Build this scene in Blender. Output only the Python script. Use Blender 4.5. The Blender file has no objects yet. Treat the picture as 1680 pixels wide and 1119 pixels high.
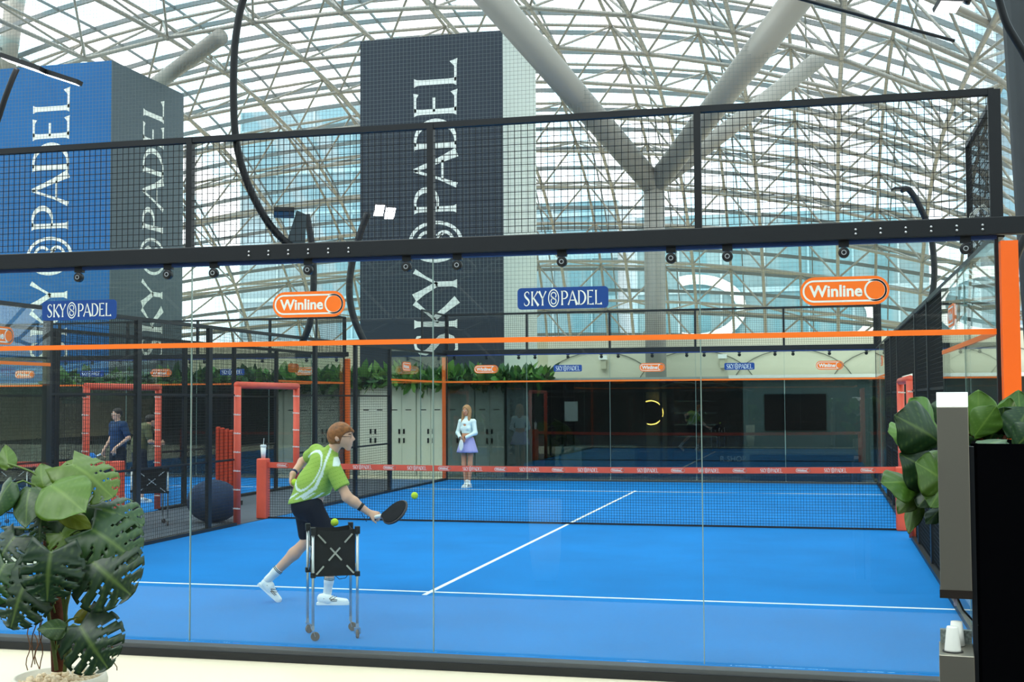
import bpy, math, random
import numpy as np
from mathutils import Vector, Matrix
random.seed(7)
S = bpy.context.scene
COL = S.collection

# ------------------------------------------------------------------ camera, world, light, exposure
W, H, FPX = 1680, 1119, 2048.6
CAM = np.array([8.8424, -8.9718, 1.912]); YAW, PITCH, ROLL = -.2436, .0474, -.0052
cf = np.array([math.sin(YAW)*math.cos(PITCH), math.cos(YAW)*math.cos(PITCH), math.sin(PITCH)])
cr = np.array([math.cos(YAW), -math.sin(YAW), 0.]); cu = np.cross(cr, cf)
cr, cu = cr*math.cos(ROLL)+cu*math.sin(ROLL), -cr*math.sin(ROLL)+cu*math.cos(ROLL)
cd = bpy.data.cameras.new('camera'); cam = bpy.data.objects.new('camera', cd); COL.objects.link(cam)
cd.sensor_width = 36; cd.lens = 36*FPX/W; cd.clip_start = .05; cd.clip_end = 600
M4 = Matrix.Identity(4)
for i in range(3):
    M4[i][0] = cr[i]; M4[i][1] = cu[i]; M4[i][2] = -cf[i]; M4[i][3] = CAM[i]
cam.matrix_world = M4
S.camera = cam
S.view_settings.view_transform = 'Standard'; S.view_settings.look = 'None'
S.view_settings.exposure = 0.0; S.view_settings.gamma = 1; S.view_settings.use_curve_mapping = False
S.cycles.transparent_max_bounces = 24; S.cycles.max_bounces = 7; S.cycles.glossy_bounces = 4
S.cycles.caustics_reflective = False; S.cycles.caustics_refractive = False
wd = bpy.data.worlds.new('sky'); S.world = wd; wd.use_nodes = True
nt = wd.node_tree; bgn = nt.nodes['Background']
tc = nt.nodes.new('ShaderNodeTexCoord'); nz = nt.nodes.new('ShaderNodeTexNoise'); rp = nt.nodes.new('ShaderNodeValToRGB')
nz.inputs['Scale'].default_value = 2.2; nz.inputs['Detail'].default_value = 5
rp.color_ramp.elements[0].position = .35; rp.color_ramp.elements[0].color = (.80, .92, 1, 1)
rp.color_ramp.elements[1].position = .6; rp.color_ramp.elements[1].color = (1, 1, .99, 1)
nt.links.new(tc.outputs['Generated'], nz.inputs['Vector']); nt.links.new(nz.outputs['Fac'], rp.inputs['Fac'])
nt.links.new(rp.outputs['Color'], bgn.inputs['Color']); bgn.inputs['Strength'].default_value = 2.5
sl = bpy.data.lights.new('sun', 'SUN'); sl.energy = 2.2; sl.angle = math.radians(40); sl.color = (1, .97, .9)
so = bpy.data.objects.new('sun', sl); COL.objects.link(so); so.rotation_euler = (math.radians(42), 0, math.radians(-25))

def at(px, py, **k):
    d = cf+(px-840)/FPX*cr-(py-559.5)/FPX*cu
    (a, v), = k.items()
    if a == 'd': return CAM+d*v
    i = 'XYZ'.index(a); return CAM+d*((v-CAM[i])/d[i])

# ------------------------------------------------------------------ materials
def lin(c):
    return tuple(((x/255)/12.92 if x/255 <= .04045 else ((x/255+.055)/1.055)**2.4) for x in c)
MATS = {}
def mat(name, rgb, rough=.6, metal=0, noise=0, nscale=8, emis=0, bump=0, spec=.5, sheen=0, coat=0):
    if name in MATS: return MATS[name]
    m = bpy.data.materials.new(name); m.use_nodes = True; t = m.node_tree; b = t.nodes['Principled BSDF']
    c = lin(rgb)
    b.inputs['Roughness'].default_value = rough; b.inputs['Metallic'].default_value = metal
    b.inputs['Specular IOR Level'].default_value = spec; b.inputs['Coat Weight'].default_value = coat
    b.inputs['Base Color'].default_value = (*c, 1)
    if noise or bump:
        tc = t.nodes.new('ShaderNodeTexCoord'); n = t.nodes.new('ShaderNodeTexNoise'); n.inputs['Scale'].default_value = nscale; n.inputs['Detail'].default_value = 6
        t.links.new(tc.outputs['Object'], n.inputs['Vector'])
        if noise:
            r = t.nodes.new('ShaderNodeValToRGB'); r.color_ramp.elements[0].position = .3; r.color_ramp.elements[1].position = .7
            r.color_ramp.elements[0].color = (*[max(0, x*(1-noise)) for x in c], 1); r.color_ramp.elements[1].color = (*[min(1, x*(1+noise)) for x in c], 1)
            t.links.new(n.outputs['Fac'], r.inputs['Fac']); t.links.new(r.outputs['Color'], b.inputs['Base Color'])
        if bump:
            bp = t.nodes.new('ShaderNodeBump'); bp.inputs['Strength'].default_value = bump; bp.inputs['Distance'].default_value = .01
            t.links.new(n.outputs['Fac'], bp.inputs['Height']); t.links.new(bp.outputs['Normal'], b.inputs['Normal'])
    if emis:
        b.inputs['Emission Color'].default_value = (*c, 1); b.inputs['Emission Strength'].default_value = emis
    MATS[name] = m; return m
def glass(name, tint, ior=1.5, rough=0, noise=None):
    m = bpy.data.materials.new(name); m.use_nodes = True; t = m.node_tree
    for n in list(t.nodes): t.nodes.remove(n)
    o = t.nodes.new('ShaderNodeOutputMaterial'); mx = t.nodes.new('ShaderNodeMixShader'); tr = t.nodes.new('ShaderNodeBsdfTransparent')
    g = t.nodes.new('ShaderNodeBsdfGlossy'); f = t.nodes.new('ShaderNodeFresnel')
    tr.inputs['Color'].default_value = (*tint, 1); g.inputs['Roughness'].default_value = rough; f.inputs['IOR'].default_value = ior
    geo = t.nodes.new('ShaderNodeNewGeometry'); ma = t.nodes.new('ShaderNodeMath'); ma.operation = 'MULTIPLY_ADD'
    ma.inputs[1].default_value = 1/ior-ior; ma.inputs[2].default_value = ior   # same Fresnel on both faces of the pane
    t.links.new(geo.outputs['Backfacing'], ma.inputs[0]); t.links.new(ma.outputs[0], f.inputs['IOR'])
    t.links.new(f.outputs[0], mx.inputs[0]); t.links.new(tr.outputs[0], mx.inputs[1]); t.links.new(g.outputs[0], mx.inputs[2]); t.links.new(mx.outputs[0], o.inputs[0])
    if noise:
        tc = t.nodes.new('ShaderNodeTexCoord'); mp = t.nodes.new('ShaderNodeMapping'); mp.inputs['Scale'].default_value = (1, .12, .05)
        n = t.nodes.new('ShaderNodeTexNoise'); n.inputs['Scale'].default_value = .9; n.inputs['Detail'].default_value = 2
        r = t.nodes.new('ShaderNodeValToRGB'); r.color_ramp.interpolation = 'EASE'
        r.color_ramp.elements[0].position = .42; r.color_ramp.elements[0].color = (*noise, 1); r.color_ramp.elements[1].position = .55; r.color_ramp.elements[1].color = (*tint, 1)
        t.links.new(tc.outputs['Object'], mp.inputs[0]); t.links.new(mp.outputs[0], n.inputs['Vector']); t.links.new(n.outputs['Fac'], r.inputs['Fac']); t.links.new(r.outputs[0], tr.inputs['Color'])
    MATS[name] = m; return m
def attr_mat(name, a='col', rough=.7, noise=.0, leaf=False):
    m = bpy.data.materials.new(name); m.use_nodes = True; t = m.node_tree; b = t.nodes['Principled BSDF']
    n = t.nodes.new('ShaderNodeAttribute'); n.attribute_name = a
    t.links.new(n.outputs['Color'], b.inputs['Base Color']); b.inputs['Roughness'].default_value = rough
    MATS[name] = m; return m
BLACK = mat('black_steel', (20, 23, 27), .42, spec=.4)
WIRE = mat('black_wire', (16, 18, 21), .5, spec=.3)
GLASS = glass('court_glass', (.95, .985, .97))
EDGE = mat('glass_edge', (130, 152, 146), .3)
TINTG = glass('tinted_court_glass', (.36, .40, .42))
ROOFG = glass('roof_glass', (.97, 1, 1), ior=1.18, noise=(.66, .90, .96))
ORANGE = mat('orange_paint', (255, 105, 15), .45)
ORTAPE = mat('orange_tape', (255, 118, 20), .5)
RED = mat('red_padding', (226, 86, 62), .5, noise=.07, nscale=5)
WHITE = mat('white_paint', (240, 240, 236), .5)
LETTER = mat('white_lettering', (232, 236, 230), .6)
BLUE_ST = mat('blue_sticker', (0, 62, 138), .5)
TURF = mat('blue_turf', (0, 119, 194), .85, noise=.10, nscale=.8, bump=.15, spec=.2)
TURFN = mat('blue_turf_neighbour', (0, 119, 194), .85, noise=.08, nscale=3, spec=.2)
CREAM = mat('cream_floor', (250, 236, 206), .35, noise=.02, nscale=.5, spec=.4)
AISLE = mat('dark_aisle_floor', (72, 80, 92), .6, noise=.08, nscale=3)
STEEL = mat('painted_truss_steel', (140, 137, 128), .42, spec=.5)
STEELD = mat('glazing_bar_grey', (112, 120, 122), .5)
BANNER_D = mat('charcoal_banner', (36, 47, 59), .75)
BANNER_G = mat('slate_banner', (74, 88, 96), .75)
BANNER_B = mat('blue_banner', (0, 94, 156), .7, noise=.08, nscale=.35)
PLASTER = mat('white_plaster', (186, 196, 192), .8)
BEIGE = mat('beige_wall', (214, 208, 186), .8, noise=.03, nscale=.6)
CHROME = mat('brushed_aluminium', (200, 202, 204), .3, metal=.85)
BLK_FAB = mat('black_fabric', (22, 22, 25), .9)
RUBBER = mat('grey_rubber', (92, 84, 84), .7)
BALL = mat('ball_felt', (196, 222, 60), .9, bump=.4, nscale=200)
SKIN = mat('skin', (226, 176, 150), .55, spec=.35)
SKIN2 = mat('tanned_skin', (214, 150, 116), .55, spec=.35)
LAMP = mat('lamp_lens', (255, 255, 255), .3, emis=9)

# ------------------------------------------------------------------ mesh builder
class MB:
    def __init__(s): s.v = []; s.f = []; s.c = []
    def poly(s, pts):
        b = len(s.v); s.v += [tuple(map(float, p)) for p in pts]; s.f.append(tuple(range(b, b+len(pts)))); return s
    def raw(s, vs, fs):
        b = len(s.v); s.v += [tuple(map(float, p)) for p in vs]; s.f += [tuple(b+i for i in f) for f in fs]; return s
    def box(s, x0, x1, y0, y1, z0, z1):
        return s.raw([(x, y, z) for z in (z0, z1) for y in (y0, y1) for x in (x0, x1)],
            [(0, 2, 3, 1), (4, 5, 7, 6), (0, 1, 5, 4), (2, 6, 7, 3), (0, 4, 6, 2), (1, 3, 7, 5)])
    def bar(s, p, q, w, h, up=(0, 0, 1)):
        p, q = Vector(p), Vector(q); d = (q-p).normalized(); up = Vector(up)
        if abs(d.dot(up)) > .98: up = Vector((1, 0, 0))
        a = d.cross(up).normalized(); b = a.cross(d)
        vs = [o+a*(i*w/2)+b*(j*h/2) for o in (p, q) for i, j in ((-1, -1), (1, -1), (1, 1), (-1, 1))]
        return s.raw(vs, [(3, 2, 1, 0), (4, 5, 6, 7), (0, 1, 5, 4), (1, 2, 6, 5), (2, 3, 7, 6), (3, 0, 4, 7)])
    def tube(s, pts, r, n=8, cap=True):
        pts = [Vector(p) for p in pts]; m = len(pts)
        rr = r if isinstance(r, (list, tuple)) else [r]*m
        prev = None; vs = []; fs = []
        for i, p in enumerate(pts):
            d = (pts[min(i+1, m-1)]-pts[max(i-1, 0)]).normalized()
            if prev is None:
                a = d.cross(Vector((0, 0, 1)) if abs(d.z) < .9 else Vector((1, 0, 0))).normalized()
            else: a = (prev-d*prev.dot(d)).normalized()
            prev = a; b = d.cross(a)
            for k in range(n):
                t = 2*math.pi*k/n; vs.append(p+(a*math.cos(t)+b*math.sin(t))*rr[i])
        for i in range(m-1):
            for k in range(n):
                fs.append((i*n+k, i*n+(k+1) % n, (i+1)*n+(k+1) % n, (i+1)*n+k))
        if cap: fs += [tuple(reversed(range(n))), tuple(range((m-1)*n, m*n))]
        return s.raw(vs, fs)
    def lathe(s, prof, c=(0, 0, 0), n=24, axis='z', cap=True):
        vs = []; fs = []
        for r, z in prof:
            for k in range(n):
                t = 2*math.pi*k/n; x, y = r*math.cos(t), r*math.sin(t)
                p = (x, y, z) if axis == 'z' else ((x, z, y) if axis == 'y' else (z, x, y))
                vs.append((c[0]+p[0], c[1]+p[1], c[2]+p[2]))
        m = len(prof)
        for i in range(m-1):
            for k in range(n): fs.append((i*n+k, i*n+(k+1) % n, (i+1)*n+(k+1) % n, (i+1)*n+k))
        if cap: fs += [tuple(reversed(range(n))), tuple(range((m-1)*n, m*n))]
        return s.raw(vs, fs)
    def sphere(s, c, r, n=16, sc=(1, 1, 1)):
        prof = [(r*math.sin(math.pi*i/n*1.0+1e-4), -r*math.cos(math.pi*i/n)) for i in range(n+1)]
        b = len(s.v); s.lathe(prof, (0, 0, 0), n=2*n)
        for i in range(b, len(s.v)):
            v = s.v[i]; s.v[i] = (c[0]+v[0]*sc[0], c[1]+v[1]*sc[1], c[2]+v[2]*sc[2])
        return s
    def plate(s, pts2, o, xd, yd, th):
        # flat outline pts2 in plane (o, xd, yd), extruded by th along the normal
        o, xd, yd = Vector(o), Vector(xd), Vector(yd); nn = xd.cross(yd).normalized()
        A = [o+xd*x+yd*y for x, y in pts2]; n = len(A); Bv = [p+nn*th for p in A]
        return s.raw(A+Bv, [tuple(reversed(range(n))), tuple(range(n, 2*n))]+[(i, (i+1) % n, n+(i+1) % n, n+i) for i in range(n)])
    def build(s, name, m, parent=None, smooth=False, world=False, bevel=0, cols=None, loc=None):
        me = bpy.data.meshes.new(name); vs = s.v
        if world and parent is not None:
            r = parent
            while r.parent: r = r.parent
            o = r.location; vs = [(a-o.x, b-o.y, c-o.z) for a, b, c in vs]
        me.from_pydata(vs, [], s.f); me.update()
        if cols is not None:
            at_ = me.color_attributes.new('col', 'FLOAT_COLOR', 'POINT'); at_.data.foreach_set('color', np.asarray(cols, dtype=np.float32).ravel())
        me.materials.append(m)
        if smooth: me.shade_smooth() if hasattr(me, 'shade_smooth') else [setattr(p, 'use_smooth', True) for p in me.polygons]
        ob = bpy.data.objects.new(name, me); COL.objects.link(ob)
        if parent is not None: ob.parent = parent
        if bevel:
            bv = ob.modifiers.new('bevel', 'BEVEL'); bv.width = bevel; bv.segments = 2; bv.limit_method = 'ANGLE'
        return ob
def tag(o, label=None, cat=None, group=None, kind=None):
    if label: o['label'] = label
    if cat: o['category'] = cat
    if group: o['group'] = group
    if kind: o['kind'] = kind
    return o
def thing(name, label, cat, loc=(0, 0, 0), rz=0, group=None):
    o = bpy.data.objects.new(name, None); o.empty_display_size = .1; COL.objects.link(o); o.location = loc; o.rotation_euler = (0, 0, rz)
    return tag(o, label, cat, group)
def kids(o): return [c for c in bpy.data.objects if c.parent == o]
def copy_tree(o, parent=None):
    c = o.copy(); COL.objects.link(c)
    if parent is not None: c.parent = parent
    for ch in kids(o): copy_tree(ch, c)
    return c
def struct(o): o['kind'] = 'structure'; return o

# ------------------------------------------------------------------ lettering
WK = [1.3]
def strip(pts, ws):
    out = []; n = len(pts); L = []; R = []
    for i, (x, y) in enumerate(pts):
        a = pts[max(i-1, 0)]; b = pts[min(i+1, n-1)]; dx, dy = b[0]-a[0], b[1]-a[1]; l = math.hypot(dx, dy) or 1
        w = (ws[i] if isinstance(ws, (list, tuple)) else ws)*WK[0]
        L.append((x-dy/l*w/2, y+dx/l*w/2)); R.append((x+dy/l*w/2, y-dx/l*w/2))
    for i in range(n-1): out.append([R[i], R[i+1], L[i+1], L[i]])
    return out
def flare(a, b, w, f=1.7):
    P = [(a[0]+(b[0]-a[0])*t, a[1]+(b[1]-a[1])*t) for t in (0, .07, .2, .8, .93, 1)]
    return strip(P, [w*f, w*1.15, w, w, w*1.15, w*f])
def arc(cx, cy, rx, ry, a0, a1, n=18): return [(cx+rx*math.cos(math.radians(a0+(a1-a0)*i/n)), cy+ry*math.sin(math.radians(a0+(a1-a0)*i/n))) for i in range(n+1)]
def wsin(n, a, b): return [a+(b-a)*math.sin(math.pi*i/n)**1.3 for i in range(n+1)]
GL = {}
spine = [(.46, .80), (.44, .92), (.32, .985), (.20, .96), (.10, .86), (.09, .74), (.16, .62), (.30, .50), (.42, .38), (.47, .25), (.42, .11), (.30, .02), (.17, .015), (.06, .09), (.04, .22)]
GL['S'] = strip(spine, [.02, .05, .05, .05, .07, .09, .11, .12, .11, .09, .07, .05, .05, .05, .02])
GL['K'] = flare((.08, 0), (.08, 1), .09)+strip([(.11, .44), (.35, .72), (.56, 1)], [.045, .045, .09])+strip([(.2, .54), (.42, .25), (.62, 0)], [.09, .1, .15])
GL['Y'] = strip([(.3, .47), (.12, .8), (.0, 1)], [.09, .1, .15])+strip([(.3, .45), (.46, .75), (.6, 1)], [.045, .045, .09])+strip([(.3, .5), (.3, .1), (.3, 0)], [.09, .09, .15])
GL['P'] = flare((.08, 0), (.08, 1), .09)+strip([(.08, .975)]+arc(.24, .71, .28, .265, 90, -90)+[(.08, .445)], [.04]+wsin(18, .045, .1)+[.04])
GL['A'] = strip([(.0, 0), (.16, .4), (.36, 1)], [.09, .045, .05])+strip([(.36, 1), (.58, .4), (.74, 0)], [.07, .1, .16])+strip([(.14, .33), (.58, .33)], .045)
GL['D'] = flare((.08, 0), (.08, 1), .09)+strip([(.08, .975)]+arc(.18, .5, .44, .475, 90, -90)+[(.08, .025)], [.04]+wsin(18, .045, .11)+[.04])
GL['E'] = flare((.08, 0), (.08, 1), .09)+strip([(.08, .975), (.4, .975), (.5, .95)], [.045, .045, .1])+strip([(.08, .53), (.4, .53)], [.045, .05])+strip([(.08, .025), (.42, .025), (.54, .06)], [.045, .045, .13])
GL['L'] = flare((.08, 0), (.08, 1), .09)+strip([(.08, .025), (.42, .025), (.56, .07)], [.045, .045, .15])
def emblem():
    e = strip(arc(.45, .5, .43, .59, 0, 360, 40), .06)
    e += strip(arc(.45, .5+.2, .215, .2, -50, 235, 26), .055)+strip(arc(.45, .5-.2, .215, .2, 130, 415, 26), .055)
    e += strip([(.30, .62), (.42, .53), (.50, .47), (.64, .33)], .05)+strip([(.24, .59), (.38, .49), (.6, .36)], .03)
    return e
GL['@'] = emblem()
WK[0] = 1.0
POS = [('S', .0), ('K', .65), ('Y', 1.32), ('@', 2.12), ('P', 3.22), ('A', 3.82), ('D', 4.65), ('E', 5.42), ('L', 6.09)]
def sky_polys(squeeze=1.0):
    P = []
    for g, x in POS: P += [[((x+a)*squeeze, b) for a, b in q] for q in GL[g]]
    return P, 6.66*squeeze
def put(mb, polys, o, xd, yd, sc, lift):
    o, xd, yd = Vector(o), Vector(xd), Vector(yd); n = xd.cross(yd).normalized()*lift
    for k, q in enumerate(polys): mb.poly([o+n+xd*(x*sc)+yd*(y*sc) for x, y in q])
_tx = {}
def text_polys(t, bold=.0):
    k = (t, bold)
    if k in _tx: return _tx[k]
    c = bpy.data.curves.new('lettering', 'FONT'); c.body = t; c.offset = bold; c.resolution_u = 3
    o = bpy.data.objects.new('lettering', c); COL.objects.link(o); bpy.context.view_layer.update()
    m = bpy.data.meshes.new_from_object(o.evaluated_get(bpy.context.evaluated_depsgraph_get()))
    P = [[(m.vertices[i].co.x, m.vertices[i].co.y) for i in p.vertices] for p in m.polygons]
    bpy.data.objects.remove(o); bpy.data.curves.remove(c)
    x0 = min(x for p in P for x, y in p); x1 = max(x for p in P for x, y in p)
    y1 = max(y for p in P for x, y in p)
    P = [[((x-x0)/y1, y/y1) for x, y in p] for p in P]; _tx[k] = (P, (x1-x0)/y1); return _tx[k]
def pill(hw, hh, n=14): return arc(hw-hh, 0, hh, hh, -90, 90, n)+arc(-hw+hh, 0, hh, hh, 90, 270, n)
def rrect(hw, hh, r, n=5):
    return arc(hw-r, hh-r, r, r, 0, 90, n)+arc(-hw+r, hh-r, r, r, 90, 180, n)+arc(-hw+r, -hh+r, r, r, 180, 270, n)+arc(hw-r, -hh+r, r, r, 270, 360, n)
def winline_polys(hh):
    # white lines and word inside a pill of half height hh, half width 3*hh
    hw = 3.02*hh; P = []
    o = pill(hw-.22*hh, .72*hh); P += strip(o+[o[0]], .13*hh)
    P += strip(arc(hw-.94*hh, 0, .70*hh, .70*hh, 0, 360, 28), .13*hh)
    T, w = text_polys('Winline', .03); s = .80*hh
    P += [[(x*s-2.42*hh, y*s-.38*hh) for x, y in q] for q in T]
    return P, w
def logo_sticker(parent, o, xd, yd, kind, w, side=1, lift=.004):
    if kind == 'win':
        hh = w/6.04; mb = MB(); mb.plate(pill(w/2, hh), o, xd, yd, .003); st = mb.build('sticker', ORTAPE, parent, world=True); st['label'] = 'orange pill-shaped sticker'
        lm = MB(); P, _ = winline_polys(hh); put(lm, P, o, xd, yd, 1, lift)
    else:
        hh = w*.117; mb = MB(); mb.plate(rrect(w/2, hh, .03*w/.68), o, xd, yd, .003); st = mb.build('sticker', BLUE_ST, parent, world=True); st['label'] = 'blue rectangular sticker'
        lm = MB(); P, l = sky_polys(.83); s = w*.86/l; P = [[(x*s-w*.43, y*s-s*.5) for x, y in q] for q in P]; put(lm, P, o, xd, yd, 1, lift)
    lm.build('lettering', LETTER, st, world=True)

# ------------------------------------------------------------------ ground, turf, walls
f = MB(); f.box(-45, 35, -30, 60, -.3, -.06); FLOOR = struct(f.build('floor', CREAM))
f = MB(); f.box(-33, 23, -25.6, -3.2, -.06, -.054); f.build('unseen_dark_floor', mat('unseen_dark_floor', (44, 44, 48), .95, noise=.1, nscale=20), FLOOR)  # unseen dark sheet added behind the camera to dim reflections in the near glass
f = MB(); f.box(-2.6, -.06, 5.2, 20.2, -.06, -.004); tag(f.build('aisle_flooring', AISLE), 'dark grey flooring of the aisle between the two blue courts', 'floor').__setitem__('kind', 'structure')
LINE = mat('court_line_white', (240, 244, 246), .7)
def court(x0, x1, y0, y1, m, label, cross=True):
    t = MB(); t.box(x0, x1, y0, y1, -.06, 0); o = t.build('court_turf', m); tag(o, label, 'court'); o['kind'] = 'structure'
    cx = (x0+x1)/2; l = MB()
    for y in (3.05, 16.95): l.box(x0, x1, y-.025, y+.025, 0, .003)
    l.build('court_line', LINE, o, world=True)
    l = MB(); l.box(cx-.025, cx+.025, 2.85, 17.15, 0, .0032); l.build('court_line', LINE, o, world=True)
court(0, 10, 0, 20, TURF, 'bright blue turf of the near court with white lines')
court(-12.65, -2.65, 0, 20, TURFN, 'blue turf of the neighbouring court behind the left fence')

# ------------------------------------------------------------------ court enclosures
def mesh_panel(mb, o, d, L, z0, z1, cell=.05, w=.0042):
    o = Vector(o); d = Vector(d)
    n = max(1, round(L/cell)); m = max(1, round((z1-z0)/cell))
    for i in range(n+1):
        p = o+d*(L*i/n); mb.bar((p.x, p.y, z0), (p.x, p.y, z1), w, w, up=d)
    for j in range(m+1):
        z = z0+(z1-z0)*j/m; a = o; b = o+d*L; mb.bar((a.x, a.y, z), (b.x, b.y, z), w, w)
def end_wall(x0, y, out, label, g=GLASS, near=False, film=False, kinds='wswsw', corner_orange=(0, 10), tape=True):
    r = thing('court_end_wall', label, 'glass wall', (x0, y, 0))
    w = .012
    for i in range(5):
        a = MB(); a.box(x0+2*i+.004, x0+2*i+1.996, y-w/2, y+w/2, .045, 3.0); a.build('glass_pane', g, r, world=True)
    if film:
        for i in range(5):
            a = MB(); a.box(x0+2*i+.01, x0+2*i+1.99, y+.008*out, y+.010*out, .045, 2.34); p = a.build('tint_film', TINTG, r, world=True)
    for i in range(1, 5):
        a = MB(); a.box(x0+2*i-.003, x0+2*i+.003, y-w/2-.002, y+w/2+.002, .045, 3.0); a.build('pane_joint', EDGE, r, world=True)
    yo = y+out*.04
    a = MB(); a.box(x0-.1, x0+10.3 if near else x0+10.1, yo-.04, yo+.04, 3.01, 3.13); a.build('beam', BLACK, r, world=True, bevel=.006)
    a = MB(); a.box(x0, x0+10, y-.03, y+.03, 2.985, 3.012); a.build('blue_seal', mat('blue_seal', (22, 52, 110), .6), r, world=True)
    a = MB(); a.box(x0, x0+10, yo-.025, yo+.025, 3.965, 4.01); a.build('top_rail', BLACK, r, world=True)
    for i in range(6):
        a = MB(); ww = .025 if 0 < i < 5 else .04; a.box(x0+2*i-ww, x0+2*i+ww, yo-.03, yo+.03, 3.1, 4.0); a.build('mesh_post', BLACK, r, world=True)
    for i in range(5):
        a = MB(); mesh_panel(a, (x0+2*i, yo, 0), (1, 0, 0), 2, 3.15, 3.96); a.build('mesh_panel', WIRE, r, world=True)
    a = MB(); a.box(x0-.05, x0+10.05, min(y, y+out*.13), max(y, y+out*.13), -.055, .035); a.build('base_channel', mat('base_channel_dark', (62, 66, 70), .5), r, world=True, bevel=.004)
    if near:
        a = MB(); a.box(x0-.05, x0+10.05, y+out*.13-.012, y+out*.13, -.058, .0); a.build('kerb', BLACK, r, world=True)
    for i in range(2):
        xx = x0+10*i; s = -1 if i == 0 else 1
        a = MB(); a.box(xx+s*.065-.055, xx+s*.065+.055, y+out*.03, y+out*.13, 0, 2.96); a.build('corner_post', ORANGE, r, world=True)['label'] = 'orange corner post'
        a = MB(); a.box(xx-.012, xx+.012, y-.012, y+.03*abs(out), .0, 3.0); a.build('corner_seal', BLACK, r, world=True)
    # clamps under the beam
    cx = [c for i in range(5) for c in ([2*i+.2, 2*i+1, 2*i+1.8])]
    for c in cx:
        a = MB(); X = x0+c; yy = y+out*.012
        a.box(X-.035, X+.035, yy-.02, yy+.02, 2.965, 3.01)
        cl = a.build('glass_clamp', BLACK, r, world=True)
        a = MB(); a.lathe([(.001, 0), (.038, 0), (.038, .03), (.026, .036), (.001, .036)], (X, 0, 2.925), n=20, axis='y', cap=False)
        for k in range(len(a.v)):
            v = a.v[k]; a.v[k] = (v[0], y+out*(.008+v[1]), v[2])
        a.build('clamp_disc', BLACK, cl, world=True)
        if near:
            a = MB(); a.lathe([(.012, .037), (.018, .037), (.018, .041), (.012, .041), (.012, .037)], (X, 0, 2.925), n=20, axis='y', cap=False)
            for k in range(len(a.v)):
                v = a.v[k]; a.v[k] = (v[0], y+out*(.008+v[1]), v[2])
            a.build('clamp_ring', CHROME, cl, world=True)
    if tape:
        a = MB(); a.box(x0, x0+10, y-.010, y-.007, 2.34, 2.378) if near else a.box(x0, x0+10, y-.012, y-.008, 2.34, 2.378)
        a.build('tape_line', ORTAPE, r, world=True)
    for i, k in enumerate(kinds):
        logo_sticker(r, (x0+1+2*i, y-.008-.004, 2.66), (1, 0, 0), (0, 0, 1), 'win' if k == 'w' else 'sky', .60 if k == 'w' else .68)
    return r
E1 = end_wall(0, 0, -1, 'near glass back wall with black beam and mesh, closest to the viewer', near=True, kinds='wswsw')
# bolts on the near beam
for c in (4.95, 9.5):
    for k in range(6):
        X = c-.42+k*.165
        for z in (3.045, 3.075):
            a = MB(); a.lathe([(.001, 0), (.008, 0), (.008, .01), (.001, .012)], (X, 0, z), n=8, axis='y', cap=False)
            a.v = [(v[0], -.08-v[1], v[2]) for v in a.v]; a.build('bolt', CHROME, E1, world=True)
end_wall(0, 20, 1, 'far glass wall behind the woman in white, tinted below the orange tape', film=True, kinds='wswsw')
end_wall(-12.65, 20, 1, 'far glass wall of the neighbouring court with orange corner post', film=True, kinds='wswsw')

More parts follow.
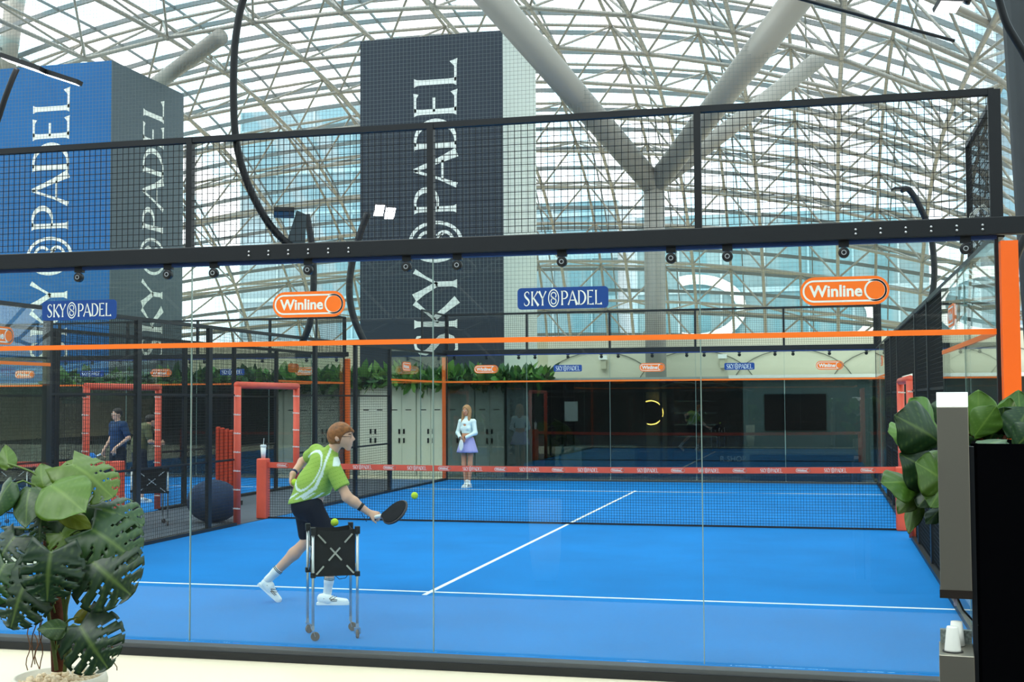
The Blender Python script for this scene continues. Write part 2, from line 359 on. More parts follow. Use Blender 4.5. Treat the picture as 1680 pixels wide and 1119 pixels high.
def gate_frame(parent, x, y0, y1, zt, m=RED, r=.055):
    n = 5; lab = 'red padded tube'
    for yy in (y0, y1):
        a = MB(); a.tube([(x, yy, .02), (x, yy, zt-.02)], r, 12); p = a.build('padded_jamb', m, parent, smooth=True, world=True)
        T, w = text_polys('Winline', .03)
        for k in range(7):
            z = .25+k*.29; s = .026; b = MB()
            put(b, [[((q[0]*s)-w*s/2, q[1]*s) for q in t] for t in T], (x, yy, z), (cr[0], cr[1], 0), (0, 0, 1), 1, r+.002)
            b.build('lettering', LETTER, p, world=True)
    a = MB(); a.tube([(x, y0-.03, zt), (x, y1+.03, zt)], r, 12); a.build('padded_lintel', m, parent, smooth=True, world=True)
def side_fence(x, out, label, glass0=True, gate=True, near_glass=True, tape=True):
    r = thing('court_side_fence', label, 'fence', (x, 0, 0))
    xo = x+out*.03
    for y0 in (0, 16):
        for i in (0, 2):
            a = MB(); a.box(x-.006, x+.006, y0+i+.004, y0+i+1.996, .045, 3.0); a.build('glass_pane', GLASS, r, world=True)
        a = MB(); a.box(x-.008, x+.008, y0+1.996, y0+2.004, .045, 3.0); a.build('pane_joint', EDGE, r, world=True)
        if tape:
            a = MB(); a.box(x-.012, x+.012, y0, y0+4, 2.34, 2.378); a.build('tape_line', ORTAPE, r, world=True)
        # raised one-metre mesh above the first bay
        ya, yb = (0, 1.8) if y0 == 0 else (18.2, 20)
        a = MB(); mesh_panel(a, (xo, ya, 0), (0, 1, 0), yb-ya, 3.05, 3.97); a.build('raised_mesh_panel', WIRE, r, world=True)
        a = MB(); a.box(xo-.02, xo+.02, ya, yb, 3.96, 4.0)
        ye = yb if y0 == 0 else ya; a.box(xo-.02, xo+.02, ye-.02, ye+.02, 3.0, 4.0); a.build('raised_frame', BLACK, r, world=True)
    a = MB(); a.box(xo-.025, xo+.025, 0, 20, 3.0, 3.05); a.build('top_rail', BLACK, r, world=True)
    a = MB(); a.box(xo-.06, xo+.06, 0, 8.82, -.02, .045); a.box(xo-.06, xo+.06, 11.18, 20, -.02, .045); a.build('bottom_rail', BLACK, r, world=True)
    for y in (4, 6, 8, 12, 14, 16):
        a = MB(); a.box(xo-.03, xo+.03, y-.055, y+.055, -.05, 3.02); a.build('fence_post', BLACK, r, world=True, bevel=.004)
    g0, g1 = 8.88, 11.12
    for y0, y1 in ((4, 6), (6, 8), (8, g0-.08), (g1+.08, 12), (12, 14), (14, 16)):
        for z0, z1 in ((.05, 1.0), (1.03, 2.0), (2.03, 3.0)):
            a = MB(); mesh_panel(a, (xo, y0, 0), (0, 1, 0), y1-y0, z0, z1)
            a.build('mesh_panel', WIRE, r, world=True)
    a = MB()
    for z in (1.015, 2.015): a.box(xo-.012, xo+.012, 4, g0-.06, z-.012, z+.012); a.box(xo-.012, xo+.012, g1+.06, 16, z-.012, z+.012)
    a.build('mid_rail', BLACK, r, world=True)
    a = MB(); mesh_panel(a, (xo, g0-.06, 0), (0, 1, 0), g1-g0+.12, 2.25, 3.0); a.build('mesh_panel', WIRE, r, world=True)
    if gate: gate_frame(r, x, g0, g1, 2.17)
    for yy in (3, 17): logo_sticker(r, (x+(.012 if out < 0 else -.012), yy, 2.66), (0, 1 if out < 0 else -1, 0), (0, 0, 1), 'win', .60)
    return r
side_fence(10, 1, 'right side fence of the near court, seen edge-on with red padded gate')
side_fence(0, -1, 'left side fence of the near court with red padded gate at the net')
side_fence(-2.65, 1, 'right side fence of the neighbouring court beyond the dark aisle')

# ------------------------------------------------------------------ nets
NETM = mat('black_net_cord', (12, 16, 26), .8)
def net(x0, x1, y, label, text=True):
    r = thing('padel_net', label, 'net', ((x0+x1)/2, y, 0))
    L = x1-x0
    def top(x): t = (x-x0)/L; return .92-.04*(4*t*(1-t))
    a = MB(); n = int(L/.042)
    for i in range(n+1):
        x = x0+L*i/n; a.bar((x, y, .02), (x, y, top(x)-.05), .004, .004)
    for j in range(21):
        k = j/20; p = [(x0+L*i/8, y, .02+(top(x0+L*i/8)-.07)*k) for i in range(9)]
        for u, v in zip(p, p[1:]): a.bar(u, v, .004, .004)
    a.build('net_mesh', NETM, r, world=True)
    a = MB(); P = [(x0+L*i/10, y, 0) for i in range(11)]
    for (u, _, _), (v, _, _) in zip(P, P[1:]):
        a.raw([(u, y-.01, top(u)-.09), (v, y-.01, top(v)-.09), (v, y-.01, top(v)), (u, y-.01, top(u)), (u, y+.01, top(u)-.09), (v, y+.01, top(v)-.09), (v, y+.01, top(v)), (u, y+.01, top(u))],
              [(0, 1, 2, 3), (5, 4, 7, 6), (3, 2, 6, 7), (0, 4, 5, 1)])
    tp = a.build('top_band', RED, r, world=True)
    if text:
        b = MB(); SP, SL = sky_polys(.83); x = x0+.35; WP, _ = winline_polys(.036)
        k = 0
        while x < x1-.2:
            z = top(x)-.045
            if k % 2 == 0: put(b, WP, (x, y-.0135, z), (1, 0, 0), (0, 0, 1), 1, 0)
            else: put(b, [[(p-SL/2, q-.5) for p, q in t] for t in SP], (x, y-.0135, z), (1, 0, 0), (0, 0, 1), .058, 0)
            x += .46; k += 1
        b.build('lettering', LETTER, tp, world=True)
    a = MB(); a.box(x0, x1, y-.008, y+.008, .004, .03); a.build('bottom_band', NETM, r, world=True)
    for s, xx in ((-1, x0), (1, x1)):
        a = MB(); a.box(xx-.09, xx+.09, y-.08, y+.08, .0, .98 if s < 0 else .92); a.build('padded_post', RED, r, world=True, bevel=.02)
net(-.09, 9.93, 10, 'black net with red printed top band across the near court')
net(-12.5, -2.75, 10, 'black net with red top band on the neighbouring court', text=False)
# paper cup with straw on the net post
c = thing('drink_cup', 'white lidded drink cup with straw standing on the left red net post', 'cup', (-.09, 10, .98))
MB().lathe([(.001, 0), (.034, 0), (.046, .19), (.001, .19)], n=20, cap=False).build('cup_body', WHITE, c, smooth=True)
MB().lathe([(.001, .19), (.052, .19), (.052, .205), (.04, .225), (.001, .225)], n=20, cap=False).build('lid', mat('grey_lid', (200, 206, 208), .4), c)
MB().tube([(0, 0, .2), (.01, 0, .33)], .004, 6).build('straw', WHITE, c)

# ------------------------------------------------------------------ towers with banners
def tower(x0, x1, y0, y1, zt, mf, ms, label, textside):
    r = thing('banner_tower', label, 'tower', ((x0+x1)/2, y0, 0))
    MB().box(x0+.03, x1-.03, y0+.03, y1, -.06, zt-.02).build('tower_core', PLASTER, r, world=True)
    f = MB(); f.box(x0, x1, y0, y0+.03, 1.5, zt); fb = f.build('front_banner', mf, r, world=True)
    P, l = sky_polys(1)
    base = x1-(x1-x0)*.317; b = MB(); put(b, P, (base, y0, 3.12), (0, 0, 1), (-1, 0, 0), 1.245, 0)
    b.v = [(v[0], y0-.006, v[2]) for v in b.v]; b.build('lettering', LETTER, fb, world=True)
    if textside:
        f = MB(); f.box(x1, x1+.03, y0, y1, 1.5, zt); sb = f.build('side_banner', ms, r, world=True)
        b = MB(); yb = y0+(y1-y0)*.70; put(b, P, (x1, yb, 3.3), (0, 0, 1), (0, -1, 0), 1.245, 0)
        b.v = [(x1+.036, v[1], v[2]) for v in b.v]; b.build('lettering', LETTER, sb, world=True)
    return r
tower(-3.75, .42, 24, 28.25, 12.12, BANNER_D, PLASTER, 'tall tower with dark charcoal banner lettered in white, in the centre', False)
tower(-16.1, -11.66, 24, 28.3, 12.14, BANNER_B, BANNER_G, 'tall tower with blue front banner and slate side banner, at the left', True)

# ------------------------------------------------------------------ dome
DX, DY, DA, DC = -5.5, 27., 25., 14.0
def dome_pt(X, s, lift=0):
    # s: -1 (behind the viewer) .. 0 crown .. 1 (far springing) along the rib; lift: offset of the outer layer
    a, c = DA+lift, DC+lift; b = (22. if s >= 0 else 52.)+lift
    r = max(0, 1-abs((X-DX)/a)**2.1)**(1/2.1); th = abs(s)*math.pi/2
    e = 2/2.3
    return Vector((X, DY+math.copysign(b*r*math.sin(th)**e, s), c*r*max(0, math.cos(th))**e))
def truss():
    root = bpy.data.objects.new('ceiling', None); COL.objects.link(root); struct(root)
    xs = [DX-24+3.0*i for i in range(17)]
    def ss(n0, n1): return [-(i/n0) for i in range(n0, 0, -1)]+[i/n1 for i in range(n1+1)]
    SS = ss(19, 11)
    SS = [s for s in SS if abs(s) < .97]
    def B(i, j): return dome_pt(xs[i], SS[j])
    def T(i, j): return dome_pt(xs[i]+1.5, (SS[j]+SS[min(j+1, len(SS)-1)])/2, 1.55)
    nx, ny = len(xs), len(SS)
    ok = lambda p: p.z > 2.6 and p.y > -24
    for i in range(nx):
        m = MB()
        for j in range(ny):
            p = B(i, j)
            if not ok(p): continue
            if j+1 < ny and ok(B(i, j+1)): m.tube([p, B(i, j+1)], .07, 6, cap=False)
            if i+1 < nx:
                t = T(i, j)
                if j+1 < ny and i+1 < nx: m.tube([t, T(i, j+1)], .06, 6, cap=False)
                for q in (t, T(i, j-1) if j > 0 else None, T(i-1, j) if i > 0 else None, T(i-1, j-1) if i > 0 and j > 0 else None):
                    if q is not None: m.tube([p, q], .042, 5, cap=False)
            m.sphere(p, .11, 5)
        if m.v: m.build('truss_rib', STEEL, root, smooth=True)
    for j in range(ny):
        m = MB()
        for i in range(nx-1):
            p, q = B(i, j), B(i+1, j)
            if ok(p) and ok(q): m.tube([p, q], .07, 6, cap=False)
            p, q = T(i, j), T(min(i+1, nx-2), j)
            if ok(p) and ok(q) and i+1 < nx-1: m.tube([p, q], .055, 6, cap=False)
        if m.v: m.build('truss_purlin', STEEL, root, smooth=True)
    # glazing bars and glazing skin
    gx = [DX-25+1.5*i for i in range(34)]
    ns0, ns1 = 32, 23
    gs = [-(i/ns0) for i in range(ns0, 0, -1)]+[i/ns1 for i in range(ns1+1)]
    gs = [s for s in gs if abs(s) < .985]
    m = MB()
    for s in gs:
        for x, x2 in zip(gx, gx[1:]):
            p, q = dome_pt(x, s, 1.9), dome_pt(x2, s, 1.9)
            if min(p.z, q.z) > 2.5 and p.y > -24: m.bar(p, q, .10, .15)
    m.build('glazing_bar', STEELD, root)
    m = MB()
    for k, x in enumerate(gx):
        if k % 2: continue
        pts = [dome_pt(x, s, 1.9) for s in gs]; pts = [p for p in pts if p.z > 2.5 and p.y > -24]
        for p, q in zip(pts[::2], pts[2::2]): m.bar(p, q, .05, .08)
    m.build('glazing_rafter', STEELD, root)
    m = MB()
    for s, s2 in zip(gs, gs[1:]):
        for x, x2 in zip(gx, gx[1:]):
            P = [dome_pt(x, s, 2.0), dome_pt(x2, s, 2.0), dome_pt(x2, s2, 2.0), dome_pt(x, s2, 2.0)]
            if max(p.z for p in P) > 2.5 and P[0].y > -24: m.poly(P)
    m.build('glazing', ROOFG, root)
truss()
# tree columns carrying the dome
def column(label, px, segs, trunk, rt):
    r = thing('branching_column', label, 'column', tuple(trunk[0]))
    MB().tube(trunk, rt, 24).build('trunk', STEEL, r, smooth=True, world=True)
    for p, q, r0, r1 in segs:
        MB().tube([p, q], [r0, r1], 20).build('branch', STEEL, r, smooth=True, world=True)
b0 = at(1073, 305, d=32.2)
column('grey steel tree column with three branches, right of the dark tower', 0,
       [(b0, at(790, -22, d=29.5), .30, .36), (b0, at(1322, -20, d=29), .28, .36), (b0, at(1342, 98, d=36), .22, .24)],
       [(b0[0], b0[1], -.06), tuple(b0)], .27)
b1 = at(205, 175, d=43.5)
column('grey steel tree column hidden behind the blue and slate tower', 0, [(b1, at(362, 60, d=38), .25, .25)], [(b1[0], b1[1], -.06), tuple(b1)], .26)
b2 = at(-6, 230, d=44)
column('grey steel tree column behind the blue banner at the left edge', 0, [(b2, at(29, -30, d=43), .30, .34)], [(b2[0], b2[1], -.06), tuple(b2)], .3)

# perimeter walls
w = MB(); w.box(-34, 24, 31.6, 31.9, -.06, 3.95); struct(w.build('wall_back', BEIGE))
w = MB(); w.box(-34, -33.7, -25, 31.6, -.06, 3.4); struct(w.build('wall_left', BEIGE))
w = MB(); w.box(23.7, 24, -25, 31.6, -.06, 3.4); struct(w.build('wall_right', BEIGE))
w = MB(); w.box(-34, 24, -26, -25.7, -.06, 7); struct(w.build('wall_front', mat('dark_wall', (70, 72, 74), .8)))

# ------------------------------------------------------------------ city outside the dome
CITY = [(-34, -22, 78, 24, (118, 142, 150)), (-20, -6, 84, 17, (104, 134, 142)), (-4, 16, 80, 15, (112, 142, 148)), (20, 34, 76, 30, (104, 130, 142))]
for k, (x0, x1, y, h, c) in enumerate(CITY):
    r = thing('office_building', ['pale blue glass office block outside the dome, far left', 'teal glass building outside the dome, left of the dark tower', 'teal glass building outside the dome, right of the dark tower', 'tall blue glass building outside the dome at the far right'][k], 'building', ((x0+x1)/2, y, 0))
    gm = mat('facade_glass_%d' % k, c, .25, spec=.8, noise=.25, nscale=.15)
    MB().box(x0, x1, y, y+10, -.3, h).build('facade', gm, r, world=True)
    m = MB()
    for i in range(int((x1-x0)/3)+1): m.box(x0+i*3-.07, x0+i*3+.07, y-.12, y, 0, h)
    for z in np.arange(3, h, 3.2): m.box(x0, x1, y-.15, y, z, z+.35)
    m.build('mullion_grid', mat('facade_mullions', (150, 172, 178), .5), r, world=True)
    if k == 2:
        m = MB()
        for cx, cz in ((x0+4.2, 8.3), (x0+13, 7.6)):
            m.raw(*(lambda P: (P, [tuple(range(i*4, i*4+4)) for i in range(len(P)//4)]))([(cx+a, y-.3, cz+b) for q in strip(arc(0, 0, 3.2, 2.1, -110, 110, 20), .7) for a, b in q]))
        m.build('curved_white_band', WHITE, r, world=True)

# ------------------------------------------------------------------ service block behind the far glass: lockers, cloakroom wall, reception
blk = thing('service_block', 'low grey building behind the far glass, plants on its roof edge', 'building', (2, 22.3, 0))
GREY = mat('grey_cladding', (150, 160, 160), .7, noise=.04, nscale=2)
MB().box(-16, -5.6, 22.6, 23.9, -.06, 2.42).build('dark_front', mat('dark_front', (46, 56, 56), .4), blk, world=True)
MB().box(-5.6, -3.2, 22.5, 23.9, -.06, 2.42).build('grey_panel', GREY, blk, world=True)
MB().box(-3.2, .92, 22.9, 23.9, -.06, 2.42).build('locker_recess', GREY, blk, world=True)
MB().box(.92, 1.62, 22.3, 23.9, -.06, 2.42).build('cloakroom_wall', GREY, blk, world=True)
T, wd_ = text_polys('ГАРДЕРОБ', .0)
m = MB()
for k, ch in enumerate('ГАРДЕРОБ ХРАНЕНИЕ'):
    if ch == ' ': continue
    P, ww = text_polys(ch); s_ = .085
    put(m, [[(x*s_-ww*s_/2, y*s_) for x, y in q] for q in P], (1.05, 22.29, 1.98-k*.125), (1, 0, 0), (0, 0, 1), 1, .002)
m.build('lettering', mat('black_lettering', (12, 14, 16), .6), blk, world=True)
MB().box(1.62, 7.0, 23.6, 23.9, -.06, 2.42).build('reception_back_wall', mat('dark_interior', (40, 46, 46), .6), blk, world=True)
MB().box(6.9, 10.0, 22.3, 23.9, -.06, 2.42).build('grey_media_wall', mat('light_grey_wall', (150, 172, 172), .6), blk, world=True)
MB().box(10.0, 20, 23.2, 23.9, -.06, 2.42).build('dark_back_wall', mat('dark_interior', (40, 46, 46), .6), blk, world=True)
MB().box(6.6, 20, 22.1, 23.9, 2.42, 2.50).build('roof_edge', WHITE, blk, world=True)
MB().box(-16, 6.6, 22.3, 23.9, 2.42, 2.47).build('roof_edge', GREY, blk, world=True)
m = MB()
for x in (1.62, 2.45, 3.6, 4.9, 5.2, 6.9): m.box(x-.03, x+.03, 22.3, 22.36, 0, 2.42)
m.box(1.62, 6.9, 22.3, 22.36, 2.1, 2.15); m.build('window_frame', BLACK, blk, world=True)
MB().box(1.65, 6.9, 22.33, 22.345, 0, 2.42).build('window_glazing', GLASS, blk, world=True)
MB().box(-16, -5.6, 22.5, 22.51, 0, 2.42).build('window_glazing', GLASS, blk, world=True)
m = MB()
for x in (-15.5, -13.5, -11.6, -9.8, -8.4, -7, -5.7): m.box(x-.04, x+.04, 22.44, 22.5, 0, 2.42)
m.build('window_frame', BLACK, blk, world=True)
# beige fascia above the block with thin arches
wb = MB(); wb.box(1.6, 24, 24.2, 24.6, 2.5, 3.58); wb = wb.build('beige_fascia', BEIGE, blk, world=True)
m = MB(); ARC = mat('dark_cable', (110, 108, 98), .7)
for cx in (3.0, 5.6, 8.1, 10.6, 13.1):
    m.tube([(cx+p, 24.17, z) for p, z in arc(0, 2.2, 1.55, 1.0, 10, 170, 16)], .012, 5)
m.build('arched_moulding', ARC, wb, world=True)
for k, (px, py) in enumerate(((989, 590), (1185, 588), (1550, 590))):
    p = at(px, py, Y=24.0); q = thing('wall_spotlight', ['small white box spotlight on the beige fascia, left of the two above the reception', 'small white box spotlight on the beige fascia above the right half of the reception', 'small white box spotlight on the beige fascia at the right, seen through side glass'][k], 'light', tuple(p))
    MB().box(-.11, .11, 0, .12, .0, .11).build('lamp_box', WHITE, q); MB().box(-.07, .07, .05, .2, -.25, 0).build('bracket', mat('beige_bracket', (190, 184, 160), .7), q)

# lockers
def locker():
    r = thing('locker', 'x', 'locker', (0, 0, 0))
    MB().box(0, .78, .02, .5, 0, 2.4).build('body', mat('locker_white', (222, 226, 214), .55), r)
    for i in range(2):
        d = MB(); d.box(.01+.385*i, .385+.385*i, 0, .02, 0.02, 2.38); dd = d.build('door', mat('locker_white', (222, 226, 214), .55), r)
        MB().box(.11+.385*i, .27+.385*i, -.004, 0, 1.72, 1.745).build('vent_slot', BLACK, dd)
        for z in (.86, 1.1):
            MB().box(.30+.13*i, .345+.13*i, -.02, 0, z, z+.13).build('lock', BLACK, dd)
    return r
lk = locker(); N = ['leftmost of the white lockers, beside the orange post', 'second white locker from the left', 'third white locker from the left', 'fourth white locker, partly behind the orange corner post', 'white locker behind the woman, rightmost of the row']
for i in range(5):
    o = lk if i == 0 else copy_tree(lk)
    o.location = (-3.15+i*.80, 22.38, -.06); o['label'] = N[i]+' in the row'.replace(' in the row', '') ; o['group'] = 'white lockers behind the far glass'
# reception things
def ring_light():
    p = at(1068, 677, Y=22.5); r = thing('ring_light', 'glowing round ring lamp inside the dark reception', 'light', tuple(p))
    R_ = .30; MB().tube([(R_*math.cos(t), 0, R_*math.sin(t)) for t in np.linspace(-1.9, 2.0, 40)], .013, 8).build('ring', mat('warm_ring', (255, 190, 90), .5, emis=22), r, smooth=True)
    MB().lathe([(.001, 0), (.27, 0), (.27, .02), (.001, .02)], n=32, axis='y', cap=False).build('mirror', mat('dark_mirror', (20, 22, 22), .1), r)
ring_light()
sh = thing('shelf_unit', 'dark reception shelving with pale shelves beside the ring lamp', 'shelf', (5.65, 22.95, 0))
MB().box(-.55, .55, .3, .34, 0, 2.1).build('back_panel', mat('dark_interior', (40, 46, 46), .6), sh)
for z in (.95, 1.25, 1.55, 1.85): MB().box(-.55, .55, 0, .3, z, z+.03).build('shelf', mat('pale_shelf', (150, 160, 158), .6), sh)
dk = thing('reception_desk', 'long pale reception desk inside the dark glazed room', 'desk', (3.15, 22.8, -.06))
MB().box(-.9, 1.0, 0, .5, 0, .75).build('desk_body', mat('desk_grey', (110, 128, 128), .6), dk); MB().box(-.95, 1.05, -.04, .55, .75, .8).build('desk_top', mat('pale_shelf', (150, 160, 158), .6), dk)
m = MB(); m.box(-.34, .34, 0, .04, 0, .68); o = m.build('round_emblem_board', mat('board_pale', (150, 176, 178), .6)); o.location = (2.55, 22.2, .05)
tag(o, 'pale board with a faint ring emblem leaning behind the far glass', 'board')
m = MB(); put(m, strip(arc(0, 0, .22, .28, 60, 330, 24), .05), (0, 0, .36), (1, 0, 0), (0, 0, 1), 1, .004); m.build('ring_emblem', mat('teal_emblem', (60, 110, 140), .6), o)
p = at(937, 675, Y=22.28); o = MB().box(-.17, .17, 0, .01, -.25, .25).build('notice_sheet', WHITE); o.location = tuple(p); tag(o, 'white paper notice on the dark reception window', 'notice')
a0, a1 = at(1255, 648, Y=22.28), at(1355, 705, Y=22.28)
tv = thing('wall_screen', 'black wall screen on the pale grey wall behind the far glass', 'screen', tuple(a0))
MB().box(0, a1[0]-a0[0], -.04, 0, a1[2]-a0[2], 0).build('screen_panel', mat('screen_black', (14, 13, 18), .12), tv)
m = MB(); m.box(-.02, a1[0]-a0[0]+.02, -.02, 0, a1[2]-a0[2]-.02, .02); m.build('bezel', BLACK, tv)
bn = thing('low_bench', 'dark teal low bench cabinet below the wall screen', 'bench', (8.4, 21.8, -.06)); MB().box(-1.3, 1.3, 0, .4, 0, .62).build('cabinet_body', mat('teal_dark', (36, 70, 84), .5), bn)
for i in range(4): MB().box(-1.28+.65*i, -.66+.65*i, -.015, 0, .03, .6).build('cabinet_door', mat('teal_dark', (36, 70, 84), .5), bn)
p = at(1203, 757, Y=22.0); m = MB(); P, ww = text_polys('R SHOP', .01); put(m, [[(x*.13-ww*.065, y*.13) for x, y in q] for q in P], (0, 0, 0), (1, 0, 0), (0, 0, 1), 1, 0)
o = m.build('shop_lettering', LETTER); o.location = tuple(p); tag(o, 'small white letters of a shop sign low behind the far glass', 'sign')

# ------------------------------------------------------------------ foliage helpers
def leafcol(rng, base, v=.12):
    k = 1+rng.uniform(-v, v); c = lin(base); return (c[0]*k*rng.uniform(.8, 1.25), c[1]*k, c[2]*k)
LEAFM = attr_mat('leaf_green', rough=.38)
t_ = LEAFM.node_tree
BARK = mat('brown_bark', (92, 48, 30), .95, noise=.35, nscale=40, bump=.8)
def hedge(x0, x1, y, z, n, label, seed):
    rg = random.Random(seed); m = MB(); cols = []
    for k in range(n):
        x = rg.uniform(x0, x1); yy = y+rg.uniform(-.25, .3); h = rg.uniform(.15, .5)*(1.25 if rg.random() < .2 else .8)
        a = rg.uniform(0, 6.28); tilt = rg.uniform(.2, 1.6); down = rg.random() < .3
        d = Vector((math.cos(a)*math.sin(tilt), math.sin(a)*math.sin(tilt)-(.5 if down else 0), math.cos(tilt)*(-.8 if down else 1))).normalized()
        s_ = d.cross(Vector((rg.uniform(-1, 1), rg.uniform(-1, 1), .2))).normalized(); b = Vector((x, yy, z)); L = h; wd = L*rg.uniform(.14, .24)
        P = [b, b+d*L*.4+s_*wd, b+d*L*.75+s_*wd*.8, b+d*L, b+d*L*.75-s_*wd*.8, b+d*L*.4-s_*wd]
        m.poly(P); c = leafcol(rg, (86, 132, 58) if rg.random() < .6 else (44, 86, 44), .25); cols += [(*c, 1)]*6
    o = bpy.data.objects.new('roof_planting', None); COL.objects.link(o); tag(o, label, 'plants'); o.location = (0, 0, 0)
    bx = MB(); bx.box(x0, x1, y-.12, y+.3, z-.03, z+.12); bx.build('planting_trough', mat('trough_grey', (120, 126, 118), .7), o)
    m.build('foliage', LEAFM, o, cols=cols)['kind'] = 'stuff'
hedge(-12.5, -5.6, 22.35, 2.46, 1500, 'row of leafy green plants on the roof edge behind the neighbouring court', 3)
hedge(-5.5, 2.0, 22.35, 2.46, 2400, 'trailing green plants along the roof edge above the lockers', 4)

def leaf_mesh(kind, rg):
    # unit leaf: base at origin, tip along +y, blade in xy, normal +z; returns MB, per-vertex weights
    m = MB(); n, k = 26, 10; V = []; Cc = []
    def width(s):
        if kind == 'monstera': return .46*(math.sin(math.pi*min(1, (s*.93+.07))**.72)**.62)
        if kind == 'fiddle': return .40*math.sin(math.pi*s**.95)**.62*(1+.14*math.sin(s*7-2.2))
        return .33*math.sin(math.pi*s**.62)**.8
    for i in range(n+1):
        s = i/n; w = width(min(max(s, .012), .985))
        for j in range(-k, k+1):
            t = j/k; at_ = abs(t)
            x = t*w; y = s-(.16*at_*(1-s) if kind == 'monstera' else .05*at_)*(1 if s < .5 else .6)+(.13*at_*math.sin(math.pi*s) if kind == 'monstera' else .06*at_*math.sin(math.pi*s))
            if kind == 'monstera' and s < .12: y -= .13*at_*(1-s/.12)
            z = -.14*s*s-.16*at_**1.6*w*2+.012*math.sin(s*(22 if kind != 'monstera' else 42)-at_*5)*at_+.03*math.sin(5*s+t*2)
            V.append((x, y, z)); vein = max(0, 1-at_/.05); side = max(0, 1-abs(((s*8-at_*1.6) % 1)-.5)/.10)*.5 if at_ > .05 else 0
            Cc.append(max(vein, side))
    F = []
    for i in range(n):
        for j in range(2*k):
            at_ = abs((j+.5-k)/k); s = (i+.5)/n
            if kind == 'monstera':
                ph = (s*5.2-at_*.55) % 1
                if at_ > .40 and ph < .22 and .13 < s < .93: continue
                if .22 < at_ < .34 and ph < .2 and .25 < s < .75: continue
            a = i*(2*k+1)+j; F.append((a, a+1, a+2*k+2, a+2*k+1))
    m.raw(V, F); return m, Cc
def add_leaf(parent, kind, base, tip, nrm, rg, col, name='leaf', stem_from=None, wide=1.0):
    m, W_ = leaf_mesh(kind, rg); base, tip = Vector(base), Vector(tip); y = tip-base; L = y.length; y.normalize()
    n = Vector(nrm); x = y.cross(n).normalized(); z = x.cross(y).normalized()
    m.v = [tuple(base+x*(vx*L*wide)+y*(vy*L)+z*(vz*L)) for vx, vy, vz in m.v]
    c = leafcol(rg, col, .1); lc = lin((150, 178, 84)); k = .28
    cols = [(c[0]*(1-w*k)+lc[0]*w*k, c[1]*(1-w*k)+lc[1]*w*k, c[2]*(1-w*k)+lc[2]*w*k, 1) for w in W_]
    o = m.build(name, LEAFM, parent, smooth=True, world=True, cols=cols)
    sm = o.modifiers.new('thickness', 'SOLIDIFY'); sm.thickness = .0012
    if stem_from is not None:
        s0 = Vector(stem_from); mid = (s0+base)/2+Vector((0, 0, .04))
        MB().tube([s0, (s0+mid)/2+Vector((0, 0, .015)), mid, (mid+base)/2+Vector((0, 0, .01)), base+y*.02], .0045, 6).build('stem', mat('leaf_stem', (96, 122, 54), .6), parent, smooth=True, world=True)
    return o

# ------------------------------------------------------------------ monstera in the foreground
pc = at(98, 1108, d=5.0)
mon = thing('potted_monstera', 'tall potted monstera with large split leaves at the lower left', 'plant', (pc[0], pc[1], -.06))
ph = pc[2]+.06
MB().lathe([(.001, 0), (.13, 0), (.17, .3), (.185, ph-.02), (.18, ph), (.165, ph), (.16, ph-.05), (.001, ph-.05)], n=36, cap=False).build('pot', mat('white_pot', (228, 220, 200), .6, bump=.3, nscale=30), mon, smooth=True)
rg = random.Random(11); m = MB()
for k in range(420):
    a, r_ = rg.uniform(0, 6.28), .155*math.sqrt(rg.random()); m.sphere((r_*math.cos(a), r_*math.sin(a), ph-.045+rg.uniform(0, .03)), rg.uniform(.007, .014), 4)
m.build('pebbles', mat('beige_pebbles', (226, 206, 172), .8), mon)['kind'] = 'stuff'
pp = [at(97, 1100, d=5), at(96, 1040, d=5), at(92, 980, d=5.02), at(84, 900, d=5.02), at(80, 820, d=5.02)]
MB().tube([tuple(p) for p in pp], [.03, .032, .03, .03, .028], 14).build('coir_pole', BARK, mon, smooth=True, world=True)
for k, (a, b) in enumerate((((106, 1102), (100, 860)), ((110, 1095), (113, 960)), ((88, 1100), (74, 830)))):
    MB().tube([tuple(at(a[0]+(b[0]-a[0])*t+5*math.sin(6*t+k), a[1]+(b[1]-a[1])*t, d=4.95)) for t in np.linspace(0, 1, 9)], .008, 7).build('vine_stem', mat('green_stem', (88, 104, 50), .7), mon, smooth=True, world=True)
for k, (a, b) in enumerate((((60, 1000), (50, 1095)), ((66, 1010), (68, 1098)), ((72, 1015), (56, 1090)), ((184, 1060), (190, 1100)), ((160, 1085), (172, 1118)), ((48, 1030), (45, 1100)), ((58, 1040), (62, 1104)))):
    MB().tube([tuple(at(a[0]+(b[0]-a[0])*t+3*math.sin(9*t+k*2), a[1]+(b[1]-a[1])*t, d=4.9+.05*k)) for t in np.linspace(0, 1, 8)], .0022, 5).build('aerial_root', mat('root_brown', (120, 80, 50), .9), mon, world=True)
G1, G2, G3, YG = (78, 112, 26), (42, 74, 30), (26, 52, 28), (132, 132, 34)
